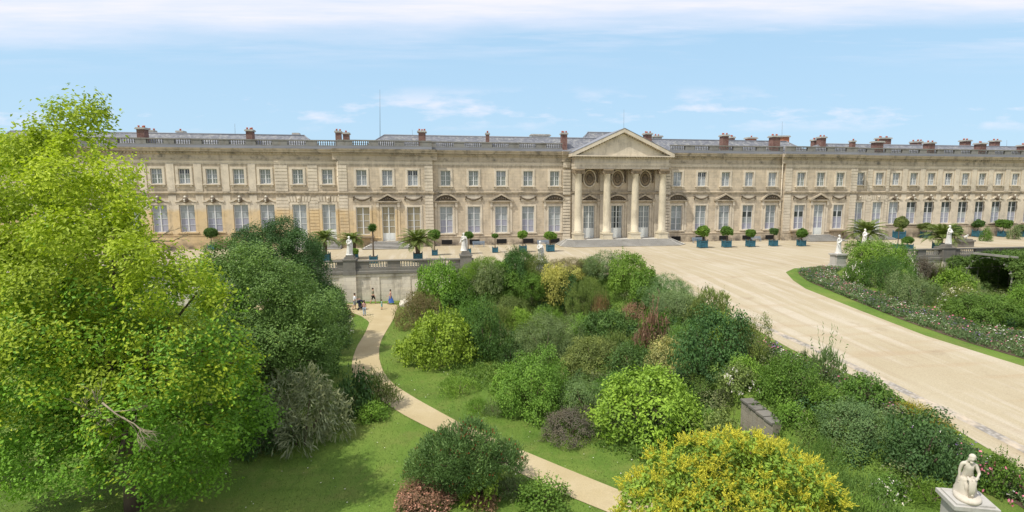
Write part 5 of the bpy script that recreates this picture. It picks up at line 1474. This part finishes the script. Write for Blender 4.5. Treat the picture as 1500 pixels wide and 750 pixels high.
# ================================================================ trees
def limbs(m, base, tops, r0, rg, mi):
    base = np.array(base)
    for t in tops:
        t = np.array(t); mid = base + (t - base) * .45 + np.array([0, 0, .12 * np.linalg.norm(t - base)]) + rg.normal(0, .15, 3)
        m.tube([tuple(base), tuple(mid), tuple(t)], [r0, r0 * .6, r0 * .2], 6, mi)
def tree(label, base, lumps, style, col, trunk_h, trunk_r, seed, name='tree', matf=None, mats=('leaf',), dens=None, L=None, zlo=None, cat='tree', inner=.70, per=None, subr=None, extra=None, pad=.45, nn=.5):
    rg = np.random.default_rng(seed); b = np.array(base, float)
    root = empty(name, tuple(b)); tag(root, label, cat)
    LL, asp, ori, sr, pr, dn = STYLE[style]; lv = Leaves()
    lm = [(l[0] - b[0], l[1] - b[1], l[2] - b[2], *l[3:6]) for l in lumps]
    crown(lv, lm, dens or dn, per or pr, subr or sr, L or LL, asp, ori, zlo=.5 if zlo is None else zlo, rg=rg, matf=matf, inner=inner, pad=pad, nn=nn)
    if extra: extra(lv, lm, rg)
    o = link('crown', lv.mesh('crown', list(mats)), root); o.color = (*G[col], 1) if isinstance(col, str) else (*col, 1)
    t = MB(); t.tube([(0, 0, -.4), (.02, .02, trunk_h * .4), (.06, -.04, trunk_h)], [trunk_r * 1.35, trunk_r, trunk_r * .8], 10)
    pick = [lm[i] for i in rg.choice(len(lm), min(len(lm), 16), replace=False)]
    limbs(t, (.06, -.04, trunk_h * .85), [l[:3] for l in pick], trunk_r * .5, rg, 0)
    t.build('trunk', M['bark'], root)
    return root
def at(u, v, dep): return CAM + ray(u, v) * dep
def px_lumps(rows, dep, depth_r, cu, cv, ru, rv, rg, back=.5, shrink=1):
    out = []
    for u, v, r in rows:
        q_ = min(1, ((u - cu) / ru) ** 2 + ((v - cv) / rv) ** 2); d0 = depth_r * math.sqrt(1 - q_)
        d = dep - d0 * rg.uniform(.55, 1.0); p = at(u, v, d); rr = r * d / FOC * shrink; out.append((*p, rr, rr, rr * (.85 if shrink == 1 else .70)))
        if rg.random() < back:
            d = dep + d0 * rg.uniform(.4, 1.0); p = at(u + rg.uniform(-15, 15), v + rg.uniform(-10, 25), d); out.append((*p, rr * 1.1, rr * 1.1, rr))
    return out
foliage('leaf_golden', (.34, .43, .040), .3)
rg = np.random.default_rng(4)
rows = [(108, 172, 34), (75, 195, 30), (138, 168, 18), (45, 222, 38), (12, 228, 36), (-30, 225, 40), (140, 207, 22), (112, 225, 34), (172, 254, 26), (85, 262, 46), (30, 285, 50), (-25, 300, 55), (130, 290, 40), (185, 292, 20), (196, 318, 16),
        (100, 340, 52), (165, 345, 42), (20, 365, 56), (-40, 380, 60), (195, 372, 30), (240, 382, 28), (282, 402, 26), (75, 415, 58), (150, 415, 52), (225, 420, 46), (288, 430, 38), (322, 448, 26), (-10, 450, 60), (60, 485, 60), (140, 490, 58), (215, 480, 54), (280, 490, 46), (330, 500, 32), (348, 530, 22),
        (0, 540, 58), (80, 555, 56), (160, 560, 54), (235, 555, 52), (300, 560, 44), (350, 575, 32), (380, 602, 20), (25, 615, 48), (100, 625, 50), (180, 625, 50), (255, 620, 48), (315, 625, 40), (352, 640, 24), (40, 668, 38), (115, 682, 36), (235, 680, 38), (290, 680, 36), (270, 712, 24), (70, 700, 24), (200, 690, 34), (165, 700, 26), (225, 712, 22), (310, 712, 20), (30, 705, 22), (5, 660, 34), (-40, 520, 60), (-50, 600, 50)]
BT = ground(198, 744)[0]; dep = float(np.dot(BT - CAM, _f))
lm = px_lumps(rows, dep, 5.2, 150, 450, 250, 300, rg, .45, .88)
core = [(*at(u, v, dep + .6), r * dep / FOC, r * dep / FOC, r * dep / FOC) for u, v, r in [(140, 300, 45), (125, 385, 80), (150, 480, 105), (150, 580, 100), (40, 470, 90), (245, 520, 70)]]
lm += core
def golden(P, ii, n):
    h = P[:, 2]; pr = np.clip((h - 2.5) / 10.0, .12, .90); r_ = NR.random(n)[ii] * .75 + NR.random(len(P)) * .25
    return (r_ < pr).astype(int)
def dead_twigs(lv, lm, rg): pass
GAP[0] = 1.65
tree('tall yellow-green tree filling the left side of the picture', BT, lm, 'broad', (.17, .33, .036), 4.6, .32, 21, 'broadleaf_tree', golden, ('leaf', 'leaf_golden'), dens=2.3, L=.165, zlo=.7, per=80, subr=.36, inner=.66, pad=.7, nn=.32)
GAP[0] = 1.5
# bare dead branches showing in its crown
tr_ = [o for o in COL.objects if o.name.startswith('broadleaf_tree')][0]
rgp = random.Random(9)
def twig(m, p, d, ln, r_, lev):
    q_ = p + d * ln; m.tube([tuple(p), tuple((p + q_) / 2 + Vector((rgp.uniform(-.1, .1), rgp.uniform(-.1, .1), rgp.uniform(-.05, .1))) * ln), tuple(q_)], [r_, r_ * .8, r_ * .5], 5)
    if lev:
        for _ in range(4): twig(m, p + d * ln * rgp.uniform(.4, 1), (d + Vector((rgp.uniform(-1, 1), rgp.uniform(-1, 1), rgp.uniform(-.7, .8))) * .8).normalized(), ln * .6, r_ * .55, lev - 1)
for u, v, dd, dr_ in ((120, 610, -4.0, (.7, -.4, .35)), (150, 590, -5.0, (.5, -.2, -.3)), (150, 660, -3, (.5, -.3, .5)), (190, 385, .5, (.8, -.1, .1)), (205, 355, 0, (.8, .1, .0)), (60, 275, -1.5, (.5, -.2, -.3))):
    p = Vector(at(u, v, dep + dd) - BT); db = MB(); twig(db, p, Vector(dr_).normalized(), 1.3, .035, 3); db.build('dead_branch', M['dead_wood'], tr_)

rows2 = [(330, 375, 30), (372, 385, 34), (310, 400, 30), (350, 420, 40), (400, 410, 38), (432, 420, 34), (320, 445, 38), (378, 455, 44), (430, 455, 42), (468, 450, 28), (350, 490, 42), (405, 500, 46), (455, 495, 38), (485, 490, 22), (330, 520, 36), (385, 535, 40), (440, 530, 38), (410, 560, 32), (345, 560, 34), (470, 530, 26)]
B2 = ground(405, 596)[0]; dep2 = float(np.dot(B2 - CAM, _f))
core2 = [(*at(u, v, dep2 + .5), r * dep2 / FOC, r * dep2 / FOC, r * dep2 / FOC) for u, v, r in [(345, 410, 40), (400, 440, 60), (390, 500, 70), (350, 520, 55), (440, 500, 50)]]
tree('mid green rounded tree between the yellow-green tree and the path', B2, px_lumps(rows2, dep2, 4.2, 395, 460, 115, 115, np.random.default_rng(6)) + core2, 'round', (.14, .235, .060), 2.6, .3, 22, 'broadleaf_tree', dens=3.4, per=48, subr=.25, L=.135, zlo=.5)
rows3 = [(385, 345, 24), (415, 338, 24), (365, 362, 24), (400, 368, 32), (440, 360, 28), (452, 390, 22), (425, 395, 32), (462, 414, 20), (390, 400, 30), (480, 440, 22), (450, 430, 28), (488, 462, 16), (500, 490, 12)]
B3 = ground(440, 520)[0]; dep3 = float(np.dot(B3 - CAM, _f))
core3 = [(*at(u, v, dep3 + .5), r * dep3 / FOC, r * dep3 / FOC, r * dep3 / FOC) for u, v, r in [(405, 372, 38), (440, 390, 42), (425, 420, 50), (470, 440, 30)]]
tree('dark evergreen tree standing behind the mid green tree', B3, px_lumps(rows3, dep3, 3.6, 425, 395, 85, 75, np.random.default_rng(8)) + core3, 'round', (.060, .125, .036), 2.6, .3, 23, 'evergreen_tree', dens=4.2, per=52, subr=.24, L=.125, zlo=.4)

GAP[0] = 0
# golden rain tree, bottom right
rows4 = [(1060, 655, 24), (1020, 668, 26), (1100, 662, 26), (975, 690, 30), (1140, 682, 30), (1060, 690, 34), (1015, 705, 36), (1105, 705, 36), (940, 722, 28), (1180, 705, 30), (1205, 732, 26), (1160, 740, 34), (965, 750, 36), (1060, 745, 44), (1010, 765, 40), (1110, 765, 40), (930, 765, 30), (1200, 770, 30), (1155, 790, 36), (980, 800, 36)]
dep4 = 21.0; c4 = at(1062, 745, dep4); B4 = np.array([c4[0], c4[1], gz(c4[0], c4[1])])
def panicles(lv, lm, rg):
    for l in lm:
        n = int(46 * l[3] ** 2) + 9; d = unit(n, rg); d = d[d[:, 2] > -.25]
        for q_ in d:
            p0 = np.array(l[:3]) + q_ * np.array(l[3:6]) * rg.uniform(.9, 1.06)
            for _ in range(7):          # a burst of upright, feathery sprays
                ax = q_ * .5 + np.array([0, 0, .55]) + rg.normal(0, .55, 3); ax /= np.linalg.norm(ax); ln = rg.uniform(.25, .5)
                k = 15; t = np.linspace(.1, 1, k); P = p0 + np.outer(t, ax) * ln + rg.normal(size=(k, 3)) * (.035 * (1.15 - t))[:, None]
                T = ax + rg.normal(size=(k, 3)) * .7; lv.add(P, T, np.cross(T, unit(k, rg)), .085, .38, np.clip(rg.normal(.5, .2) + rg.normal(0, .15, k), 0, 1), 1)
tree('golden rain tree in full yellow flower at the bottom edge', B4, px_lumps(rows4, dep4, 3.0, 1062, 745, 160, 110, np.random.default_rng(10)), 'round', (.21, .32, .045), 1.6, .2, 24, 'golden_rain_tree', mats=('leaf', 'blossom_yellow'), dens=7, L=.17, per=15, zlo=.3, extra=panicles)
# flat-topped sumac by the path
rows5 = [(690, 632, 22), (700, 668, 30), (640, 680, 30), (665, 660, 28), (735, 672, 22), (690, 630, 16), (665, 640, 22), (715, 645, 18), (640, 655, 24), (690, 660, 26), (740, 660, 18), (622, 675, 24), (660, 680, 28), (700, 690, 26), (757, 678, 11), (640, 700, 22), (672, 708, 20), (607, 688, 16), (720, 672, 18)]
B5 = ground(668, 722)[0]; dep5 = float(np.dot(B5 - CAM, _f))
def seeds(lv, lm, rg):
    for l in lm:
        n = 10; d = unit(n, rg); d[:, 2] = np.abs(d[:, 2]); P = np.array(l[:3]) + d * np.array(l[3:6]) * 1.03
        T = d + np.array([0, 0, .6]); lv.add(P, T, np.cross(T, unit(n, rg)), .14, .5, .5, 1)
tree('spreading flat-topped sumac with small red seed heads, overhanging the path', B5, px_lumps(rows5, dep5, 1.6, 680, 668, 95, 55, np.random.default_rng(12)), 'spiky', (.12, .205, .065), 1.3, .12, 25, 'sumac_tree', mats=('leaf', 'seed_red'), dens=13, L=.19, per=24, zlo=.3, extra=seeds, cat='small tree')

# vine-covered arbour, right
ab = at(1447, 405, 70.0); ab = np.array([ab[0], ab[1], gz(ab[0], ab[1])]); AR = empty('vine_arbour', tuple(ab), -1.45); tag(AR, 'timber arbour tunnel overgrown with vines at the right edge', 'arbour')
lv = Leaves(); rg = np.random.default_rng(31); hw, ht, ln = 2.7, 5.1, 12
lumps = []
for i in range(8):
    for sx in (-1, 1): lumps.append((sx * hw * 1.2, .8 + i * 1.6, .3, .8, 1.0, .7)); lumps.append((sx * hw * 1.2, .8 + i * 1.6, 1.3, .8, 1.0, .8))
    for a in np.linspace(-.15, PI + .15, 10):
        lumps.append((hw * 1.12 * math.cos(a) * (1.0 if abs(math.cos(a)) < .9 else 1.12), .8 + i * 1.6, max(.5, ht * .45 + ht * .5 * math.sin(a)), .85, 1.0, .6))
for i in range(9):
    lumps.append((-hw - 1.6 + rg.uniform(-.8, .8), rg.uniform(.6, 4), rg.uniform(.6, 3.4), 1.1, 1.1, .9)); lumps.append((hw + 1.8 + rg.uniform(-.8, 1.6), rg.uniform(-.6, 4), rg.uniform(.6, 3.6), 1.2, 1.1, 1.0))
crown(lv, lumps, 5.0, 26, .18, .20, .6, 'round', zlo=.05, rg=rg, inner=.5)
for i in range(12): lumps.append((-2.6 + 1.7 * (i % 4), 11.6, .6 + 1.7 * (i // 4), 1.3, .8, 1.3))  # extra vine lumps added to close the far end so the inside stays dark
crown(lv, lumps[-12:], 5.0, 26, .17, .20, .6, 'round', zlo=.05, rg=rg)
o = link('vine', lv.mesh('vine', ['leaf']), AR); o.color = (.10, .17, .035, 1)
m = MB()
for i in range(7):
    y = .1 + i * 2
    m.tube([(hw * math.cos(a), y, ht * .45 + ht * .46 * math.sin(a)) for a in np.linspace(-.1, PI + .1, 14)], .09, 6); m.tube([(-hw, y, -.3), (-hw, y, ht * .5)], .1, 6); m.tube([(hw, y, -.3), (hw, y, ht * .5)], .1, 6)
for a in np.linspace(.3, PI - .3, 6): m.tube([(hw * math.cos(a), -.3, ht * .45 + ht * .46 * math.sin(a)), (hw * math.cos(a), ln, ht * .45 + ht * .46 * math.sin(a))], .07, 6)
m.box(-1.7, 2.4, -.5, -.3, ht * .97, ht * 1.02); m.box(-1.2, 2.8, .5, .7, ht * .96, ht * 1.0)
m.build('frame', M['timber'], AR)

# ================================================================ potted trees of the terrace
def ball_mesh(seed, L, asp=.6):
    rg = np.random.default_rng(seed); lv = Leaves(); lm = [(0, 0, 0, .82, .82, .80)]
    for d in unit(16, rg): r_ = rg.uniform(.28, .5); lm.append((*(d * rg.uniform(.45, .68)), r_, r_, r_))
    crown(lv, lm, 34, 9, .085, L, asp, rg=rg, inner=.7); return lv.mesh('crown', ['leaf'])
BALL = [ball_mesh(40 + i, .17) for i in range(3)]
def palm_mesh(seed, n=40, droop=1.35):
    rg = np.random.default_rng(seed); lv = Leaves(); m = MB()
    for i in range(n):
        a = 2.39996 * i; e = math.radians(86 - 74 * (i / n) ** .9); L_ = rg.uniform(.85, 1.05)
        pts = []; p = np.array([0, 0, .05]); el_ = e
        for k in range(9):
            pts.append(p.copy()); p = p + np.array([math.cos(a) * math.cos(el_), math.sin(a) * math.cos(el_), math.sin(el_)]) * L_ / 8; el_ -= .13 * droop
        pts = np.array(pts); m.tube([tuple(q_) for q_ in pts], [.014, .012, .011, .010, .009, .008, .006, .005, .003], 4, 1)
        k = 26; t = np.linspace(.16, 1, k); P = np.stack([np.interp(t, np.linspace(0, 1, 9), pts[:, j]) for j in range(3)], 1)
        tg = np.gradient(P, axis=0); tg /= np.linalg.norm(tg, axis=1, keepdims=True); sd = np.cross(tg, [0, 0, 1.0]); sd /= np.maximum(np.linalg.norm(sd, axis=1, keepdims=True), 1e-6)
        for s in (-1, 1):
            T = sd * s * .8 + tg * .75 + np.array([0, 0, .12]) + rg.normal(size=(k, 3)) * .06; ln = .26 * np.sin(PI * (.12 + .82 * t))
            Tn = T / np.linalg.norm(T, axis=1, keepdims=True); lv.add(P + Tn * ln[:, None] * .5, T, np.cross(T, tg) + 1e-3, ln, .15, np.clip(.5 + rg.normal(0, .12, k), 0, 1), 0, .02)
    return lv.mesh('crown', ['leaf', 'leaf'], m)
PALM = [palm_mesh(60), palm_mesh(61, 36, 1.6)]
def tuft_mesh(seed):
    rg = np.random.default_rng(seed); lv = Leaves(); n = 420; d = unit(n, rg); d[:, 2] = d[:, 2] * .9 + .15
    lv.add(d * .5, d + rg.normal(0, .1, d.shape), np.cross(d, unit(n, rg)), .95, .10, rg.uniform(.2, .9, n)); return lv.mesh('crown', ['leaf'])
TUFT = tuft_mesh(70)
TRUNK = MB().tube([(0, 0, 0), (.02, .01, .5), (0, 0, 1)], [1, .85, .8], 8).mesh('trunk', M['bark'])
PTRUNK = MB().tube([(0, 0, 0), (0, 0, .3), (0, 0, .7), (0, 0, 1)], [1, 1.1, 1.25, 1.0], 9).mesh('trunk', M['bark'])
def potted(label, u, vb, wpx, vc, rpx, kind='ball', col='mid', tr=.07, group='trees in teal boxes on the terrace', uc=None, flat=1.0, cat='potted tree', name='potted_tree'):
    p = on_z(u, vb, .012); dep = float(np.dot(p - CAM, _f)); k = dep / FOC; wb = wpx * k * .82
    root = empty(name, tuple(p), 0); tag(root, label, cat, group)
    b = link('planter_box', PLANT_M, root); b.scale = (wb, wb, wb)
    zc = p[2] + (vb - vc) * k; hc = zc - p[2]; R_ = rpx * k; dx_ = 0 if uc is None else (uc - u) * k
    if kind == 'ball':
        c = link('crown', BALL[len(root.name) % 3 if False else int(u) % 3], root, (dx_, 0, hc), (u * 1.7) % 6.28); c.scale = (R_ * rnd.uniform(.92, 1.1), R_ * rnd.uniform(.92, 1.1), R_ * .88 * flat * rnd.uniform(.88, 1.08))
        t = link('trunk', TRUNK, root, (0, 0, wb * .9)); t.scale = (tr, tr, hc - wb * .9)
    elif kind == 'palm':
        R_ *= 1.28; hb = max(wb + .35, hc - R_ * .26); c = link('crown', PALM[int(u) % 2], root, (dx_, 0, hb), (u * 1.3) % 6.28); c.scale = (R_, R_, R_ * flat)
        t = link('trunk', PTRUNK, root, (0, 0, wb * .9)); t.scale = (tr, tr, hb - wb * .9 + .1)
    else:
        c = link('crown', TUFT, root, (dx_, 0, hc), u % 6.28); c.scale = (R_, R_, R_ * flat)
        t = link('trunk', TRUNK, root, (0, 0, wb * .9)); t.scale = (tr, tr, hc - wb * .9)
    c.color = (*G[col], 1); return root
for a in [
 ('ball tree in a teal box beside the left pavilion steps', 637, 374, 10.5, 344, 10), ('small ball tree half hidden by the pier statue', 686, 372, 10, 345, 8), ('smallest sparse ball tree in a teal box below the second left triangular pediment', 725.3, 370, 10, 345.5, 5.5),
 ('bright ball tree in a teal box, second to the left of the portico', 766, 369.5, 12.5, 343.5, 8.5), ('bright ball tree in a teal box just left of the portico steps', 806, 368.5, 13.5, 345, 9),
 ('large ball tree in a teal box just right of the portico steps', 1028.5, 363, 14.5, 338.8, 10.5), ('ball tree second to the right of the portico', 1064, 362.3, 13, 338.5, 9), ('low ball tree third to the right of the portico', 1099, 361.5, 12.5, 341.5, 8),
 ('dark ball tree fourth to the right of the portico', 1132.5, 360.5, 11.5, 339, 7), ('loose ball tree in a teal box left of the right pavilion steps', 1173.5, 360.5, 11.5, 341, 9)]:
    potted(*a, col='bright' if 'bright' in a[0] or 'large' in a[0] else ('dark' if 'dark' in a[0] else 'mid'))
potted('clipped ball tree seen over the hedge below the first left window', 250.5, 364, 10, 340.8, 8.5, col='dark'); potted('clipped ball tree seen over the trees below the third left window', 310.5, 366, 10, 341, 10.5, col='dark')
potted('palm in a teal box behind the left parapet, nearest the dark trees', 477, 384, 16, 347, 21, 'palm', 'palm', .24); potted('palm behind the first parapet statue', 519.5, 379, 12, 349, 19, 'palm', 'palm', .22, uc=516)
potted('thin tall yucca-like tree on a bare stem in a teal box', 547.5, 385.5, 13.5, 334, 8, 'tuft', 'dark', .10); potted('wide palm in a teal box in front of the pavilion steps', 612.5, 383, 16, 350, 26, 'palm', 'palm', .28)
potted('low green ball plant in a box behind the first parapet statue', 520, 386, 9.5, 368, 6, col='bright')
potted('widest palm in a teal box behind the right white statue', 1262, 361, 11, 338, 27, 'palm', 'palm', .22, uc=1268); potted('tall dense tree on a slim stem behind the right-hand shrubs', 1314.5, 366, 11, 326, 9, col='olive', uc=1317, flat=1.35)
potted('flat-crowned loose tree in a teal box before the right wing', 1356, 349, 12.5, 331.5, 12, col='olive', flat=.6); potted('palm in a teal box beside the right parapet statue', 1376, 368, 16.5, 344, 26, 'palm', 'palm', .32, uc=1379)
potted('bushy tree in a teal box behind the palm and the right parapet statue', 1397, 361, 12, 338, 10, col='dark'); potted('dark clipped ball tree in front of the right wing', 1431.5, 347, 12, 327.5, 7.5, col='dark')
potted('loose-crowned tree in a teal box near the right picture edge', 1468.5, 347, 11, 328, 11, col='mid', flat=.75); potted('flowering plant in a teal box above the right-hand shrubs', 1328.5, 368, 13, 352, 8, col='mid')
potted('teal box with a cropped plant beside the tall slim tree', 1316.5, 350, 14.5, 338, 5, col='olive'); potted('grey-leaved tree in a teal box at the right picture edge', 1498, 347, 11, 334, 9, col='grey', flat=.7)
for u, v, c, lb in ((1444.5, 345, 'mid', 'small light shrub in front of the teal boxes of the right wing'), (1485, 342, 'grey', 'small grey shrub in front of the right wing')):
    shrub(u, v, 7.5, 9, 'round', c, lb)
# terracotta pots at the head of the stairs
for u, lb in ((714.5, 'terracotta pot with a small ball plant, left one at the stair head'), (729.5, 'terracotta pot with a small ball plant, right one at the stair head')):
    p = on_z(u, 398.5, .012); root = empty('terracotta_pot', tuple(p)); tag(root, lb, 'potted plant', 'terracotta pots at the stair head')
    m = MB(); m.lathe([(.20, 0), (.30, .34), (.34, .36), (.34, .44), (.27, .44), (.25, .38)], (0, 0, 0), 14); m.build('pot', M['terracotta'], root)
    c = link('crown', BALL[0], root, (0, 0, .95)); c.scale = (.50, .50, .40); c.color = (*G['olive'], 1); t = link('trunk', TRUNK, root, (0, 0, .35)); t.scale = (.03, .03, .5)

# ================================================================ what nobody could count
def scatter_bed(name, A, Bq, n, hts, seed):
    rg = np.random.default_rng(seed); lv = Leaves(); k = len(A); t = rg.random(n) * (k - 1); i = t.astype(int).clip(0, k - 2); f = (t - i)[:, None]; s = rg.random((n, 1)) * .94 + .03
    a = A[i] * (1 - f) + A[i + 1] * f; b = Bq[i] * (1 - f) + Bq[i + 1] * f; P = a * (1 - s) + b * s; z = np.array([gzr(x, y) for x, y in P]); h = rg.uniform(*hts, n)
    drift = np.sin(P[:, 0] * 1.3 + 2 * np.sin(P[:, 1] * .7)) + np.sin(P[:, 1] * 1.9)
    for j in range(18):
        q_ = rg.normal(0, .13, (n, 3)); q_[:, 2] = 0; Q = np.c_[P, z + h * rg.uniform(.15, .95, n)] + q_
        T = rg.normal(0, .6, (n, 3)) + np.array([0, 0, .8]); lv.add(Q, T, np.cross(T, unit(n, rg)), rg.uniform(.12, .24, n), .4, np.clip(.45 + .12 * drift + rg.normal(0, .15, n), 0, 1), 0)
    col_ = np.clip((drift + rg.normal(0, .9, n) + 2.2) / 1.5, 0, 2.99).astype(int) + 1
    for j in range(3):
        pick = rg.random(n) < .26; m_ = pick.sum(); q_ = rg.normal(0, .14, (m_, 3)); q_[:, 2] *= .3; Q = np.c_[P[pick], z[pick] + h[pick] + .02] + q_
        T = np.c_[rg.normal(size=(m_, 2)), np.zeros(m_)]; lv.add(Q, T, np.array([0, 0, 1.0]) + rg.normal(0, .35, (m_, 3)), rg.uniform(.08, .15, m_), .9, rg.uniform(.2, .9, m_), col_[pick])
    o = link(name, lv.mesh(name, ['leaf', 'blossom_purple', 'blossom_pink', 'blossom_white']), None); o.color = (.14, .21, .085, 1)
    return tag(o, kind='stuff')
scatter_bed('bedding_flowers', BRa, BRb, 3600, (.2, .5), 81)
scatter_bed('bedding_flowers', BLa, BLb, 1700, (.2, .6), 82)
# undergrowth between the shrubs and rough grass
pc_ = (pathA + pathB) / 2
def off_path(x, y, d=1.6):
    D = np.min(np.hypot(x[:, None] - pc_[None, :, 0], y[:, None] - pc_[None, :, 1]), axis=1); return D > d
rg = np.random.default_rng(90)
n = 9000; x = rg.uniform(-36, -9, n); y = rg.uniform(-72, -33, n); ed_ = -36 + .30 * np.clip(-40 - y, 0, 40)
Lx = np.array([p[0] for p in L][::-1]); Ly = np.array([p[1] for p in L][::-1])
k = off_path(x, y, 3.6 + 0) & (x > ed_ + 3.2 + 1.2 * np.sin(y * .5)) & (x < np.interp(y, Ly, Lx) - 1.3) & ~((x < -25.5) & (y > -30.5)); x, y = x[k], y[k]; n = len(x); z = terrain(x, y)
lv = Leaves()
for j in range(12):
    q_ = rg.normal(0, .2, (n, 3)); hk = .30 + .45 * np.clip(np.sin(x * 1.1 + 1.7 * np.sin(y * .6)) * np.sin(y * .9), 0, 1); q_[:, 2] = rg.uniform(.02, 1, n) * hk; T = rg.normal(0, .6, (n, 3)) + np.array([0, 0, .7]); lv.add(np.c_[x, y, z] + q_, T, np.cross(T, unit(n, rg)), rg.uniform(.12, .26, n), .42, np.clip(.45 + .25 * np.sin(x * .8 + y * .5) + rg.normal(0, .15, n), 0, 1))
o = link('undergrowth', lv.mesh('undergrowth', ['leaf'])); o.color = (.115, .20, .036, 1); tag(o, kind='stuff')
n = 150000; x = rg.uniform(-56, -12, n); y = rg.uniform(-78, -32, n); k = off_path(x, y, .98) & (x < -16.5 + 0 * y); x, y = x[k], y[k]; n = len(x); z = terrain(x, y)
T = rg.normal(0, .45, (n, 3)) + np.array([0, 0, 1.0]); lv = Leaves(); lv.add(np.c_[x, y, z + .03], T, np.cross(T, unit(n, rg)), rg.uniform(.06, .15, n), .16, np.clip(.5 + .2 * np.sin(x * .35 + np.sin(y * .4) * 2) + rg.normal(0, .15, n), 0, 1))
nw = 900; q_ = rg.integers(0, n, nw); T = np.c_[rg.normal(size=(nw, 2)), np.zeros(nw)]
lv.add(np.c_[x[q_], y[q_], z[q_] + .09], T, np.array([0, 0, 1.0]) + rg.normal(0, .3, (nw, 3)), rg.uniform(.04, .09, nw), .9, .6, 1 + (rg.random(nw) < .45))
o = link('grass', lv.mesh('grass', ['grass_blade', 'blossom_white', 'twig_pale'])); tag(o, kind='stuff')

# filler shrubs added as one mass in the beds between the named shrubs
def inside(px_, py_, poly):
    c = False; n = len(poly)
    for i in range(n):
        (x1, y1), (x2, y2) = poly[i], poly[(i + 1) % n]
        if (y1 > py_) != (y2 > py_) and px_ < (x2 - x1) * (py_ - y1) / (y2 - y1) + x1: c = not c
    return c
rg = np.random.default_rng(101)
for poly, n, rr_, colr in (([(612, 480), (640, 455), (700, 425), (850, 418), (1000, 450), (1075, 480), (1085, 560), (1050, 640), (880, 640), (860, 600), (790, 560), (700, 520)], 330, (.45, 1.0), (.115, .19, .04)),
                     ([(1110, 520), (1200, 545), (1300, 605), (1385, 660), (1370, 720), (1290, 715), (1190, 660), (1150, 620)], 90, (.35, .7), (.12, .20, .04)),
                     ([(1235, 408), (1330, 440), (1450, 474), (1500, 486), (1500, 405), (1400, 392), (1290, 376)], 130, (.4, .9), (.12, .20, .045))):
    lv = Leaves(); lumps = []; us = [p[0] for p in poly]; vs_ = [p[1] for p in poly]
    while len(lumps) < n:
        u, v = rg.uniform(min(us), max(us)), rg.uniform(min(vs_), max(vs_))
        if not inside(u, v, poly): continue
        p, dd = ground(u, v); r_ = rg.uniform(*rr_); lumps.append((p[0], p[1], p[2] + r_ * .35, r_, r_, r_ * rg.uniform(.7, 1.25)))
    ks = rg.permutation(n)
    for j, (st, mt) in enumerate((('round', 0), ('fine', 0), ('feather', 1), ('round', 1), ('round', 2))):
        L_, asp, ori, sr, per, dn = STYLE[st]; crown(lv, [lumps[i] for i in ks[j::5]], dn, per * .8, sr, L_, asp, ori, rg=rg, mat=mt)
    foliage('leaf_grey_olive', (.17, .20, .09)); foliage('leaf_deep', (.065, .135, .05))
    o = link('undergrowth', lv.mesh('undergrowth', ['leaf', 'leaf_grey_olive', 'leaf_deep'])); o.color = (*colr, 1); tag(o, kind='stuff')
